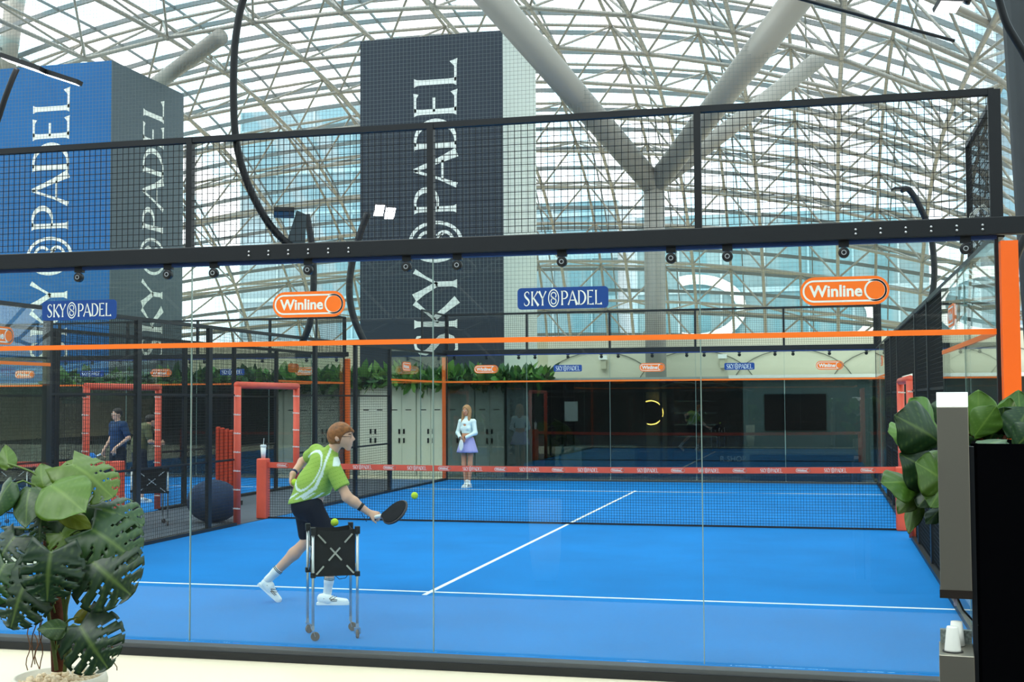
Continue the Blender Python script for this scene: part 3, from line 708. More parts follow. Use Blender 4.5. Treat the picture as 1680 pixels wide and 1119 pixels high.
# base px, tip px, depth of base / tip, normal lean (right, up, toward), colour, kind
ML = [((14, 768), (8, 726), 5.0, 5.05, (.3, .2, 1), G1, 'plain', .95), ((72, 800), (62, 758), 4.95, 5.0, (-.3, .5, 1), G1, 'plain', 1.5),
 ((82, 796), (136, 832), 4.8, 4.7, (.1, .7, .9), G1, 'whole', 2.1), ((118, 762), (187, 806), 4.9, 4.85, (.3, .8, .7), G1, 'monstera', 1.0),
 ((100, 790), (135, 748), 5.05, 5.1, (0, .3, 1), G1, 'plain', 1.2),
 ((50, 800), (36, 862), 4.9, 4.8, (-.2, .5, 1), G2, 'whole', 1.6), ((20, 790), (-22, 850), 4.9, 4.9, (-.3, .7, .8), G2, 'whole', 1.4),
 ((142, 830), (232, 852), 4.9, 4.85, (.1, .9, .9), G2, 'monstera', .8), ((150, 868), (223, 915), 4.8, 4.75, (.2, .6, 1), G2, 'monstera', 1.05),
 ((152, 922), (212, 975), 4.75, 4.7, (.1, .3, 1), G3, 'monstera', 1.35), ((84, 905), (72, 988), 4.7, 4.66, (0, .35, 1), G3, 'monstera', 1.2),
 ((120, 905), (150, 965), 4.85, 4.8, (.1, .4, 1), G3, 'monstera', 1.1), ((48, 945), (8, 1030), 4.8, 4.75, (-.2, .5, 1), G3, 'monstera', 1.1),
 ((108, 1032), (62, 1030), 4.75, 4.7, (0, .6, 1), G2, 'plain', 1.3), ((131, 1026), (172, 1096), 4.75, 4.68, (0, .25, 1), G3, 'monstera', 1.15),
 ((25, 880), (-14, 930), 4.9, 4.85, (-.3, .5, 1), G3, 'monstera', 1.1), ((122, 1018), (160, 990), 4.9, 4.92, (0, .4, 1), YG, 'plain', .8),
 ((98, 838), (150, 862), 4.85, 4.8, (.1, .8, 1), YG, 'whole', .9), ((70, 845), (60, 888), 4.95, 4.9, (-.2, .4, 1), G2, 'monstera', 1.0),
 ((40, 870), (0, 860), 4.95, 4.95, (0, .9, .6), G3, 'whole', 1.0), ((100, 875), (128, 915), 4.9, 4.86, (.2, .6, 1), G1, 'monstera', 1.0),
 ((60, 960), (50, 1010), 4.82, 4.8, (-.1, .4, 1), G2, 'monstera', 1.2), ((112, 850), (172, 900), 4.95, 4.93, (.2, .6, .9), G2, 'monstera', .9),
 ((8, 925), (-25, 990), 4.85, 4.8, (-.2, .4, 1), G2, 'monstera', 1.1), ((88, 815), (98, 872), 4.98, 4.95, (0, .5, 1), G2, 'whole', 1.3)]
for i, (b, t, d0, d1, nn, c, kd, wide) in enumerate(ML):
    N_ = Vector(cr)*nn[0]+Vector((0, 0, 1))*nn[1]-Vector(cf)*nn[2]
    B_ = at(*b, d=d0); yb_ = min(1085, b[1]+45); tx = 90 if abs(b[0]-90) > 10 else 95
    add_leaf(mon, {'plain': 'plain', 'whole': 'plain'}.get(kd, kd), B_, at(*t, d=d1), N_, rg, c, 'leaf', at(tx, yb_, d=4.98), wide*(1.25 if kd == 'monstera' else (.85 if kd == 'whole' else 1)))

# ------------------------------------------------------------------ black planter with fiddle-leaf figs and drink dispenser at the right
pb = at(1592, 728, d=4.0)
pl = thing('tall_planter', 'tall matt black planter box with fiddle leaf figs at the right edge', 'planter', (pb[0], pb[1], -.06), -.127)
MB().box(0, .9, 0, .02, 0, pb[2]+.06).box(0, .02, 0, .5, 0, pb[2]+.06).box(.88, .9, 0, .5, 0, pb[2]+.06).box(0, .9, .48, .5, 0, pb[2]+.06).box(.02, .88, .02, .48, 0, pb[2]-.02).build('planter_box', mat('matt_black', (3, 3, 5), .9, spec=.04), pl)
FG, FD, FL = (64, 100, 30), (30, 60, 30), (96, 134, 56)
figs = thing('fiddle_leaf_fig', 'fiddle leaf fig with broad green leaves spilling from the black planter', 'plant', (pb[0]+.1, pb[1]+.3, pb[2]-.02))
# stems
stemroot = at(1640, 740, d=4.25)
for q in ((1500, 790), (1620, 690), (1668, 700), (1530, 700)):
    e = at(*q, d=4.25); MB().tube([tuple(stemroot), tuple((stemroot+e)/2+np.array([0, 0, .03])), tuple(e)], .009, 8).build('branch', BARK, figs, smooth=True, world=True)
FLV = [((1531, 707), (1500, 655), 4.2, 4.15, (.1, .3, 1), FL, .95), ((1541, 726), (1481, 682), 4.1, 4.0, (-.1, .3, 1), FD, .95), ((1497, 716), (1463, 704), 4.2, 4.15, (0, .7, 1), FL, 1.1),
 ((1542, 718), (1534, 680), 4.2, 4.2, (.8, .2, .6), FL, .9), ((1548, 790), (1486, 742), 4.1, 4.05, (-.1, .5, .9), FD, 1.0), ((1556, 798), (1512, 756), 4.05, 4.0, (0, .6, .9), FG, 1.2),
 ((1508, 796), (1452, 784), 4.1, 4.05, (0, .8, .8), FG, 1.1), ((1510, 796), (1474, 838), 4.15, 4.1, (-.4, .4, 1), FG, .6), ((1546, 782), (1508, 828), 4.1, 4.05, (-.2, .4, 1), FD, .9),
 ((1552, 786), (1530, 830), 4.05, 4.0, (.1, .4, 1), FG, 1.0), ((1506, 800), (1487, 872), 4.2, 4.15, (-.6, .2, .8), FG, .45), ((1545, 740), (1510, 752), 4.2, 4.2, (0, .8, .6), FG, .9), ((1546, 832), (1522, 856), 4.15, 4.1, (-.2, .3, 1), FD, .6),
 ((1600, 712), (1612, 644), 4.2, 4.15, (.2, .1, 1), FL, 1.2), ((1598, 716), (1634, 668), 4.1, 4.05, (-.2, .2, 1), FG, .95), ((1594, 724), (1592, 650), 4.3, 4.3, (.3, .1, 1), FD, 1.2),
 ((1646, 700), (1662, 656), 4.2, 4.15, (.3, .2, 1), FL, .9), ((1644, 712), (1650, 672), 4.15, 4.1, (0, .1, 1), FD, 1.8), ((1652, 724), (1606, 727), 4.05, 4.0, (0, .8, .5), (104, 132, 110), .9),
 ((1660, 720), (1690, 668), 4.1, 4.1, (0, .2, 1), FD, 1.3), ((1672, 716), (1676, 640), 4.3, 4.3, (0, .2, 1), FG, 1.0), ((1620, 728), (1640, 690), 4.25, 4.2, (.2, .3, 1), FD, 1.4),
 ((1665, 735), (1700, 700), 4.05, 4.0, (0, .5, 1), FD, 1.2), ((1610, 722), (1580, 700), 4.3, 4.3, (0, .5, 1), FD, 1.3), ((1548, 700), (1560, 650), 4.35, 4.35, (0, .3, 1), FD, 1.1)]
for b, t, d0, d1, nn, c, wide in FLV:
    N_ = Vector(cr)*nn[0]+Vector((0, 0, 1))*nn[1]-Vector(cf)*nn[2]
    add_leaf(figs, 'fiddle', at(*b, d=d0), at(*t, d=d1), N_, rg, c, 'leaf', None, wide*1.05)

d0 = 3.5
def disp():
    o = at(1543, 975, d=d0); r = thing('drink_dispenser', 'brushed steel drink dispenser column with white top given an added glow, beside the black planter', 'dispenser', (o[0], o[1], -.06), -.085)
    s = d0/FPX; X = lambda px: (px-1543)*s; Z = lambda py: o[2]+.06+(975-py)*s
    ST = mat('brushed_steel', (176, 170, 154), .32, metal=.9)
    MB().box(X(1543), X(1592), 0, .075, Z(968), Z(668)).build('column', ST, r, bevel=.0015)
    MB().box(X(1543), X(1592.), 0, .075, Z(668), Z(644)).build('cap_with_added_glow', mat('white_cap', (244, 252, 250), .3, emis=.7), r, bevel=.001)  # emission stands in for the bright reflection on the white cap, not a lamp
    MB().box(X(1543)-.002, X(1592)+.001, -.002, .077, Z(981), Z(968)).build('bottom_trim', mat('dark_trim', (60, 52, 46), .4, metal=.6), r)
    MB().lathe([(.003, Z(996)), (.005, Z(992)), (.005, Z(980))], (X(1566), .035, 0), n=12).build('nozzle', mat('violet_nozzle', (206, 200, 226), .3), r)
    MB().tube([(X(1570), .04, Z(985)), (X(1578), .05, Z(1004)), (X(1600), .07, Z(1030))], .003, 6).build('hose', BLACK, r)
    MB().box(X(1592), X(1600), .03, .07, 0, Z(734)).build('support_bar', BLACK, r)
    bs = MB().box(X(1539), X(1592), -.10, .10, 0, Z(1062)).build('pedestal', ST, r, bevel=.002)
    MB().box(X(1541), X(1591), .075, .10, Z(1062), Z(1040)).build('back_plate', mat('label_plate', (120, 128, 122), .5, noise=.5, nscale=120), r)
    m = MB(); zr = Z(1062); m.lathe([(.0235, zr+.0005), (.0275, zr+.0005), (.0275, zr+.002), (.0235, zr+.002), (.0235, zr+.0005)], (X(1560), -.045, 0), n=24, cap=False); m.build('cup_ring', BLACK, r)
    for k, (px, yy, pz, nm) in enumerate(((1560, -.045, 1068, 'white paper cup upside down in the dispenser ring, nearer one'), (1567, .045, 1046, 'white paper cup upside down standing behind the first cup'))):
        wp = Matrix.Rotation(-.085, 3, 'Z') @ Vector((X(px), yy, 0)); c = MB()
        z0 = Z(1062); c.lathe([(.001, 0), (.0225, 0), (.022, .004), (.0155, .064), (.014, .067), (.001, .067)] if k == 0 else [(.001, 0), (.0225, 0), (.0155, .066), (.001, .067)], n=20, cap=False)
        q = c.build('paper_cup', mat('cup_white', (238, 236, 226), .4), None, smooth=True); q.location = (o[0]+wp.x, o[1]+wp.y, -.06+z0+.002); tag(q, nm, 'cup', 'paper cups on the dispenser')
disp()

# ------------------------------------------------------------------ ball carts
def cart(label, loc, rz, sc=1):
    r = thing('ball_cart', label, 'ball cart', loc, rz); s = .178*sc; zt = .90; zb = .52
    for i, (x, y) in enumerate(((-s, -s), (s, -s), (s, s), (-s, s))):
        l = MB(); l.tube([(x, y, .12), (x, y, zt-.02)], .0115, 12); lg = l.build('leg', CHROME, r, smooth=True)
        a = random.Random(i+5).uniform(-.6, .6)+(.9 if i % 2 else -.2); dx, dy = math.cos(a)*.018, math.sin(a)*.018
        w = MB(); w.lathe([(.001, -.010), (.034, -.010), (.036, -.006), (.036, .006), (.034, .010), (.001, .010)], n=24, axis='y', cap=False)
        R_ = Matrix.Rotation(a, 3, 'Z'); w.v = [tuple(R_ @ Vector(v)+Vector((x+dx, y+dy, .036))) for v in w.v]; w.build('caster_wheel', RUBBER, lg)
        k = MB(); k.bar((x, y, .12), (x, y, .085), .022, .022, up=(1, 0, 0))
        for sd in (-1, 1):
            o_ = R_ @ Vector((0, sd*.014, 0)); k.bar((x+o_.x, y+o_.y, .09), (x+dx+o_.x, y+dy+o_.y, .036), .004, .024, up=(o_.x, o_.y, 0))
        k.build('caster_fork', CHROME, lg)
        for z, h in ((zt-.03, .06), (zb, .04)):
            b = MB(); b.box(x-.02, x+.02, y-.02, y+.02, z-h/2, z+h/2); b.build('corner_joint', BLACK, r, bevel=.003)
    t = s-.014
    b = MB()
    for (x0, y0), (x1, y1) in (((-t, -t), (t, -t)), ((t, -t), (t, t)), ((t, t), (-t, t)), ((-t, t), (-t, -t))):
        n = 8
        for i in range(n):
            u0, u1 = i/n, (i+1)/n; sg = lambda u: .028*math.sin(math.pi*u)
            A = [(x0+(x1-x0)*u, y0+(y1-y0)*u) for u in (u0, u1)]
            b.poly([(*A[0], zb-.01), (*A[1], zb-.01), (*A[1], zt-.02-sg(u1)*.6), (*A[0], zt-.02-sg(u0)*.6)])
    b.poly([(-t, -t, zb-.01), (t, -t, zb-.01), (t, t, zb-.01), (-t, t, zb-.01)])
    bg = b.build('ball_bag', BLK_FAB, r); sd = bg.modifiers.new('thickness', 'SOLIDIFY'); sd.thickness = .004
    # crossed braces on each side, threaded in three visible lengths
    for ax in range(4):
        R_ = Matrix.Rotation(ax*math.pi/2, 3, 'Z')
        for sgn in (-1, 1):
            m = MB()
            for u0, u1 in ((.08, .27), (.38, .66), (.78, .96)):
                p = [Vector((sgn*(-t+2*t*u), -t-.012, zt-.03-(zt-zb-.02)*u)) for u in (u0, u1)]
                m.bar(R_ @ p[0], R_ @ p[1], .013, .004, up=R_ @ Vector((0, 1, 0)))
            m.build('cross_brace', CHROME, r)
    m = MB(); m.tube([(-.0, -t-.01, zb-.01), (.03, -t-.03, zb-.035), (.08, -t-.03, zb-.03), (.10, -t-.01, zb-.01)], .003, 6); m.build('strap', BLK_FAB, r)
    return r
CARTC = (4.925, .655, 0)
cart('black ball cart on four chrome legs with casters, in front of the player', CARTC, math.radians(30))
cart('ball cart standing on the dark aisle behind the left fence', (-1.35, 8.6, 0), math.radians(38), 1.35)
cart('ball cart half hidden behind the monstera leaves, on the neighbouring court', (-3.5, 8.3, 0), math.radians(20), 1.2)
m = MB(); m.sphere((0, 0, 0), .033, 12); o = m.build('tennis_ball', BALL, smooth=True); q = at(549, 857, Y=.87); o.location = (q[0], q[1], q[2])
tag(o, 'yellow ball lying on the rear edge of the nearest ball cart', 'ball')
# aisle things
m = MB(); m.sphere((0, 0, .33), .38, 12, (1.15, .9, .9)); bb = m.build('bean_bag', mat('navy_fabric', (22, 48, 82), .8, noise=.2, nscale=6), smooth=True); bb.location = (-.62, 9.3, 0); tag(bb, 'navy blue bean bag seat behind the left fence beside the red gate', 'bean bag')
fb = thing('folded_banner', 'folded orange-red umbrella-like banner standing behind the left fence', 'banner', (-1.9, 12.3, 0))
m = MB()
for k in range(5): m.box(-.22+.09*k, -.15+.09*k, -.04, .04, .08, 1.45-.02*k)
m.build('cloth_folds', mat('orange_cloth', (206, 66, 30), .7), fb, bevel=.02); MB().box(-.26, .26, -.12, .12, 0, .08).build('base', BLACK, fb)

# ------------------------------------------------------------------ floodlights on curved masts
def mast(label, px, d, r, heads=(), dd=None, shield=None):
    P = [at(x, y, d=(d if dd is None else dd[i])) for i, (x, y) in enumerate(px)]
    # smooth through points
    Q = []
    for i in range(len(P)-1):
        p0, p1, p2, p3 = P[max(i-1, 0)], P[i], P[i+1], P[min(i+2, len(P)-1)]
        for t in np.linspace(0, 1, 7)[:-1]:
            Q.append(.5*((2*p1)+(-p0+p2)*t+(2*p0-5*p1+4*p2-p3)*t*t+(-p0+3*p1-3*p2+p3)*t**3))
    Q.append(P[-1]); e = thing('floodlight_mast', label, 'floodlight', tuple(P[-1]))
    MB().tube([tuple(q) for q in Q], r, 12).build('curved_pole', BLACK, e, smooth=True, world=True)
    for hx, hy, hd, w_, l_, tilt, on, rot, *roll in heads:
        c = at(hx, hy, d=hd); m = MB()
        X = Vector(cr)*math.cos(rot)+Vector(cf)*math.sin(rot); X = (X+Vector((0, 0, roll[0] if roll else 0))).normalized(); Y = Vector((0, 0, 1)).cross(X).normalized()*-1; Y = (Y*math.cos(tilt)+Vector((0, 0, 1))*math.sin(tilt)).normalized(); N = X.cross(Y)
        if N.z > 0: N = -N
        C_ = Vector(c); V = [C_+X*(i*l_/2)+Y*(j*w_/2)-N*k for k in (0, .035) for i, j in ((-1, -1), (1, -1), (1, 1), (-1, 1))]
        m.raw(V, [(3, 2, 1, 0), (4, 5, 6, 7), (0, 1, 5, 4), (1, 2, 6, 5), (2, 3, 7, 6), (3, 0, 4, 7)]); h = m.build('lamp_head', BLACK, e, world=True)
        m = MB(); m.poly([C_+X*(i*l_*.46)+Y*(j*w_*.44)+N*.003 for i, j in ((-1, -1), (1, -1), (1, 1), (-1, 1))]); m.build('lens', LAMP if on else mat('lens_off', (90, 96, 100), .2), h, world=True)
    if shield:
        m = MB(); F_ = [at(x, y, d=9.9) for x, y in shield]; Bk = [at(x, y, d=9.93) for x, y in shield]; n = len(F_)
        m.raw(F_+Bk, [tuple(range(n)), tuple(reversed(range(n, 2*n)))]+[(i, (i+1) % n, n+(i+1) % n, n+i) for i in range(n)]); m.build('glare_shield', mat('shield_grey', (70, 84, 92), .6), e, world=True)
    return e
mast('large curved black mast with grey glare shield, rising from the near beam', [(560, -150), (500, -128), (444, -80), (404, -14), (387, 60), (383, 150), (388, 235), (408, 305), (440, 365), (475, 402), (505, 416)], 9.9, .030,
     heads=[(466, 352, 9.9, .13, .16, .3, False, .2)], shield=[(487, 345), (503, 352), (500, 412), (470, 398)])
mast('curved black mast with two lit lamp heads over the left side fence', [(604, 349), (592, 380), (579, 425), (573, 475), (580, 520), (600, 566)], 25, .07,
     heads=[(622, 345, 24.6, .38, .2, .55, True, .25), (640, 350, 24.6, .38, .2, .55, True, .25)])
mast('thin dark mast seen behind the orange pill sticker left of the tower', [(503, 352), (510, 390), (514, 430), (514, 480), (508, 530), (496, 562)], 22, .06)
mast('curved black mast with lamp head over the right side fence', [(1478, 312), (1492, 312), (1512, 345), (1527, 385), (1533, 440), (1530, 480), (1522, 500)], 20, .05,
     heads=[(1474, 312, 20, .12, .2, .2, False, .3)])
mast('curved black mast at the top right corner with bright lamp', [(1585, 5), (1600, -18), (1632, -14), (1652, 40), (1690, 110), (1720, 220), (1700, 340), (1668, 420), (1655, 470)], 9.0, .028,
     heads=[(1556, 11, 9.2, .13, .18, -.35+.8, True, .15)])
mast('black floodlight arm with long lamp bars at the top left corner', [(28, 112), (18, 135), (2, 180), (-20, 260), (-40, 420)], 9.6, .022,
     heads=[(38, 108, 9.5, .12, .36, .05, True, -.2, -.36), (100, 130, 9.5, .08, .32, .03, True, -.2, -.34)])
q0, q1 = at(1312, -2, d=16), at(1566, 67, d=16)
o = MB().tube([tuple(q0-(q1-q0)*.3), tuple(q1)], .022, 10).build('net_support_bar', BLACK); tag(o, 'straight thick black bar crossing the top right under the roof', 'bar')
q0, q1 = at(1611, -5, d=9), at(1624, 150, d=8.9)
cdp = [at(1586, 380, d=8.6), at(1592, 352, d=8.6), at(1608, 338, d=8.6), at(1622, 350, d=8.6), at(1610, 368, d=8.6), at(1590, 380, d=8.6)]
cab = thing('cable_coil', 'pale looped cable hanging on the near beam at the right corner', 'cable', tuple(cdp[0]))
for k in range(3):
    MB().tube([tuple(p+np.array([.012*k, 0, .01*math.sin(3*i+k)])) for i, p in enumerate(cdp)], .0045, 6).build('cable_loop', mat('pale_cable', (206, 208, 200), .5), cab, smooth=True, world=True)
a_, b_ = at(1646, -20, d=13), at(1668, 430, d=13)
dk = thing('dark_column', 'dark grey column at the top right edge behind the court corner', 'column', (b_[0], b_[1], -.06))
MB().tube([(b_[0]+.38, b_[1], -.06), (b_[0]+.36, b_[1], 2.5), (a_[0]+.30, a_[1], a_[2])], [.30, .31, .33], 20).build('column_shaft', mat('dark_column', (38, 42, 45), .7, noise=.25, nscale=2), dk, smooth=True, world=True)

# ------------------------------------------------------------------ figures grown from a distance field, meshed as one surface
def cone(a, b, r0, r1, k=.03): return ('c', np.array(a, float), np.array(b, float), r0, r1, k)
def ell(c, r, k=.03, rot=0.): return ('e', np.array(c, float), np.array(r, float), rot, 0, k)
def field(prims, vox, cuts=(), sub=()):
    lo = np.min([np.minimum(p[1]-(p[3] if p[0] == 'c' else max(p[2])), (p[2]-p[4] if p[0] == 'c' else p[1]-max(p[2]))) for p in prims], axis=0)-.05
    hi = np.max([np.maximum(p[1]+(p[3] if p[0] == 'c' else max(p[2])), (p[2]+p[4] if p[0] == 'c' else p[1]+max(p[2]))) for p in prims], axis=0)+.05
    n = np.ceil((hi-lo)/vox).astype(int)+1
    ax = [lo[i]+vox*np.arange(n[i]) for i in range(3)]; D = np.full(n, .3, np.float64)
    def dist(p, X, Y, Z):
        if p[0] == 'c':
            a, b, r0, r1 = p[1:5]; ba = b-a; l2 = max(ba @ ba, 1e-9)
            t = np.clip(((X-a[0])*ba[0]+(Y-a[1])*ba[1]+(Z-a[2])*ba[2])/l2, 0, 1)
            return np.sqrt((X-a[0]-ba[0]*t)**2+(Y-a[1]-ba[1]*t)**2+(Z-a[2]-ba[2]*t)**2)-(r0+(r1-r0)*t)
        c, r, rot = p[1], p[2], p[3]; x, y, z = X-c[0], Y-c[1], Z-c[2]
        if rot: x, z = x*math.cos(rot)+z*math.sin(rot), -x*math.sin(rot)+z*math.cos(rot)
        k0 = np.sqrt((x/r[0])**2+(y/r[1])**2+(z/r[2])**2); k1 = np.sqrt((x/r[0]**2)**2+(y/r[1]**2)**2+(z/r[2]**2)**2)
        return np.where(k1 > 1e-6, k0*(k0-1)/np.maximum(k1, 1e-6), -min(r))
    for p in prims:
        if p[0] == 'c': l = np.minimum(p[1], p[2])-max(p[3], p[4]); h = np.maximum(p[1], p[2])+max(p[3], p[4])
        else: l = p[1]-max(p[2]); h = p[1]+max(p[2])
        m = p[5]+.07; i0 = np.clip(((l-m-lo)/vox).astype(int), 0, n); i1 = np.clip(((h+m-lo)/vox).astype(int)+2, 0, n)
        sl = tuple(slice(i0[q], i1[q]) for q in range(3))
        X, Y, Z = np.meshgrid(*[ax[q][sl[q]] for q in range(3)], indexing='ij'); d = dist(p, X, Y, Z); o = D[sl]; k = p[5]
        hh = np.maximum(k-np.abs(o-d), 0)/k; D[sl] = np.minimum(o, d)-hh*hh*k*.25
    if cuts or sub:
        X, Y, Z = np.meshgrid(*ax, indexing='ij')
        for pt, nr in cuts: D = np.maximum(D, (X-pt[0])*nr[0]+(Y-pt[1])*nr[1]+(Z-pt[2])*nr[2])
        for p in sub: D = np.maximum(D, -dist(p, X, Y, Z))
    return D, lo, vox
def surf(prims, vox, cuts=(), sub=()):
    D, lo, vox = field(prims, vox, cuts, sub); ins = D < 0; n = np.array(D.shape)
    acc = np.zeros((*(n-1), 3)); cnt = np.zeros(n-1); quads = []
    idx = np.indices(D.shape).astype(float)
    for a in range(3):
        s0 = [slice(None)]*3; s1 = [slice(None)]*3; s0[a] = slice(0, -1); s1[a] = slice(1, None)
        d0, d1 = D[tuple(s0)], D[tuple(s1)]; cr_ = (d0 < 0) != (d1 < 0); I = np.argwhere(cr_)
        if not len(I): continue
        t = d0[cr_]/(d0[cr_]-d1[cr_]); P = I.astype(float); P[:, a] += t; b, c = (a+1) % 3, (a+2) % 3; flip = d0[cr_] < 0
        cells = []
        for ob, oc in ((0, 0), (-1, 0), (-1, -1), (0, -1)):
            q = I.copy(); q[:, b] += ob; q[:, c] += oc; cells.append(q)
            ok = np.all((q >= 0) & (q < n-1), axis=1); np.add.at(acc, tuple(q[ok].T), P[ok]); np.add.at(cnt, tuple(q[ok].T), 1)
        ok = np.all([np.all((q >= 0) & (q < n-1), axis=1) for q in cells], axis=0)
        Q = np.stack([np.ravel_multi_index(q[ok].T, n-1) for q in cells], 1); f_ = flip[ok]; Q[~f_] = Q[~f_][:, ::-1]; quads.append(Q)
    used = np.flatnonzero(cnt.ravel() > 0); mp = -np.ones(cnt.size, int); mp[used] = np.arange(len(used))
    V = acc.reshape(-1, 3)[used]/cnt.ravel()[used][:, None]*vox+lo
    return V, mp[np.concatenate(quads)]
def grow(name, prims, m, parent, vox=.009, cuts=(), sub=(), paint=None):
    V, F = surf(prims, vox, cuts, sub); mb = MB(); mb.v = [tuple(v) for v in V]; mb.f = [tuple(map(int, f)) for f in F]
    cols = None if paint is None else [(*paint(v), 1) for v in V]
    o = mb.build(name, m, parent, smooth=True, cols=cols)
    sm = o.modifiers.new('smooth', 'SMOOTH'); sm.factor = .5; sm.iterations = 2; return o
PAINT = attr_mat('printed_fabric', rough=.8)
HAIR_R = mat('auburn_hair', (146, 88, 42), .5, noise=.4, nscale=34, bump=.6); HAIR_B = mat('blond_hair', (168, 122, 78), .5, noise=.3, nscale=50); HAIR_D = mat('dark_hair', (38, 28, 24), .6)
LIP = mat('lip', (190, 110, 100), .5); EYEW = mat('eye_white', (236, 234, 228), .3); IRIS = mat('iris_brown', (60, 44, 34), .3); BROW = mat('brow_brown', (120, 78, 46), .8)
SHOE = mat('white_shoe', (238, 242, 242), .5); SOCK = mat('white_sock', (240, 240, 238), .9, bump=.3, nscale=90); BLKB = mat('black_band', (20, 20, 24), .7)

def hand(wr, d, up, L=.18, curl=.5, side=1, r=.0095):
    # palm and five separate fingers; d = direction of the fingers, up = back of the hand
    wr, d, up = np.array(wr, float), np.array(d, float), np.array(up, float); d /= np.linalg.norm(d); up -= d*(up @ d); up /= np.linalg.norm(up); s = np.cross(d, up)*side
    P = [cone(wr, wr+d*.05, .026, .024, .02)]; pl = L*.5
    for k, (o, ln) in enumerate(((-.030, .92), (-.010, 1.04), (.010, 1.0), (.029, .80))):
        b = wr+d*pl+s*o; P.append(cone(wr+d*.03+s*o*.6, b, .017, .0145, .012)); seg = L*.5*ln/3; v = d.copy(); p = b; ang = 0
        for j in range(3):
            ang += curl*(1 if j else .7); v = d*math.cos(ang)-up*math.sin(ang); q = p+v*seg; P.append(cone(p, q, r*(1.02-.1*j), r*(.92-.1*j), .004)); p = q
    b = wr+d*.035-s*.024; q = b+(d*.7-s*.75-up*.3*curl)*.045; P += [cone(b, q, .015, .0115, .012), cone(q, q+(d*.9-s*.15-up*curl*.6)*.034, .0115, .009, .004)]
    return P
def shoe(parent, heel, toe, upv, s=1.0, lab=None):
    heel, toe, u = np.array(heel, float), np.array(toe, float), np.array(upv, float); d = toe-heel; L = np.linalg.norm(d); d /= L
    h = [cone(heel+d*.035+u*.04, heel+d*.10+u*.045, .036, .040, .03), cone(heel+d*.10+u*.04, toe-d*.035+u*.028, .040, .030, .03), cone(heel+d*.03+u*.07, heel+d*.08+u*.075, .034, .036, .03)]
    o = grow('shoe', h, SHOE, parent, .008, cuts=[(heel+u*.004, -u)])
    m = MB(); sd = np.cross(d, u)
    pts = [(-.01, .032), (.02, .037), (.08, .035), (.15, .038), (.22, .036), (L-.015, .028), (L+.005, .01)]
    ring = [heel+d*x+sd*y for x, y in pts]+[heel+d*x-sd*y for x, y in reversed(pts)]; n = len(ring)
    m.raw([p+u*0 for p in ring]+[p+u*.022 for p in ring], [tuple(reversed(range(n))), tuple(range(n, 2*n))]+[(i, (i+1) % n, n+(i+1) % n, n+i) for i in range(n)])
    m.build('sole', SHOE, o)
    m = MB()
    for sg in (-1, 1):
        nn = sd*sg
        for a, b in (((.075, .035), (.15, .085)), ((.105, .03), (.175, .075)), ((.06, .062), (.19, .05)), ((.08, .045), (.185, .038))):
            m.tube([heel+d*a[0]+u*a[1]+nn*.0415, heel+d*(a[0]+b[0])/2+u*(a[1]+b[1])/2+nn*.041, heel+d*b[0]+u*b[1]+nn*.033], .0028, 5)
    m.build('side_stripes', BLKB, o)
    m = MB()
    for k in range(4): c_ = heel+d*(.12+.022*k)+u*(.088-.009*k); m.tube([c_-sd*.022, c_+u*.004, c_+sd*.022], .003, 5)
    m.build('laces', WHITE, o); return o

# --- the player in the green shirt
pl_ = thing('person', 'player in lime green shirt and dark shorts stretching low to hit the ball', 'person', (4.32, 2.19, 0), -YAW)
def J(px, py, dd=0.): return np.array([(px-548)/175., dd, (990-py)/175.])
hipR, kneR, ankR = J(513, 832, -.08), J(549, 893, -.10), J(539, 966, -.06)
hipL, kneL, ankL = J(497, 832, .08), J(501, 888, .08), J(438, 950, .10)
shL, elL, wrL = J(514, 741, .15), J(485, 759, .34), J(474, 778, .16)
shR, elR, wrR = J(549, 768, -.10), J(573, 813, -.15), J(608, 839, -.12)
nk, hd = J(541, 742, .02), J(561, 712, 0)
HD = [ell(J(559, 711, 0), (.100, .078, .108), .02, .35), cone(J(564, 718, 0), J(570, 731, 0), .066, .034, .03), ell(J(571, 722, 0), (.045, .052, .05), .03),
      cone(J(576.5, 712, 0), J(580.5, 719, 0), .010, .014, .012), cone(J(575, 708.5, -.03), J(575, 708.5, .03), .014, .014, .015), ell(J(576.2, 726, 0), (.011, .022, .007), .008), ell(J(575.8, 729, 0), (.011, .020, .008), .008), ell(J(572, 735, 0), (.02, .02, .016), .015),
      ell(J(554, 717, -.084), (.02, .014, .033), .008, .3), ell(J(553, 717, .078), (.018, .012, .03), .008, .3)]
body = [cone(hipR, kneR, .085, .055), cone(kneR, kneR+(ankR-kneR)*.35, .054, .056), cone(kneR+(ankR-kneR)*.35, ankR, .056, .036), cone(hipL, kneL, .085, .055), cone(kneL, kneL+(ankL-kneL)*.35, .052, .056), cone(kneL+(ankL-kneL)*.35, ankL, .056, .035),
        cone(J(503, 826, 0), J(520, 785, 0), .13, .12, .08), cone(J(520, 785, 0), J(532, 758, .02), .12, .13, .08), cone(shL, shR, .06, .06, .06), cone(nk, hd-np.array([.02, 0, .03]), .06, .054, .03),
        cone(shL, elL, .048, .042), cone(elL, wrL, .042, .029), cone(shR, elR, .052, .046), cone(elR, elR+(wrR-elR)*.3, .046, .046), cone(elR+(wrR-elR)*.3, wrR, .046, .028)]+HD
body += hand(wrR, J(631, 846, -.12)-wrR+np.array([0, -.02, 0]), (.1, -.75, .6), L=.17, curl=.95, side=-1)
body += hand(wrL, J(471, 800, .14)-wrL, (-1, .2, 0), L=.16, curl=.55, side=1)
grow('body', body, SKIN, pl_, .0085)
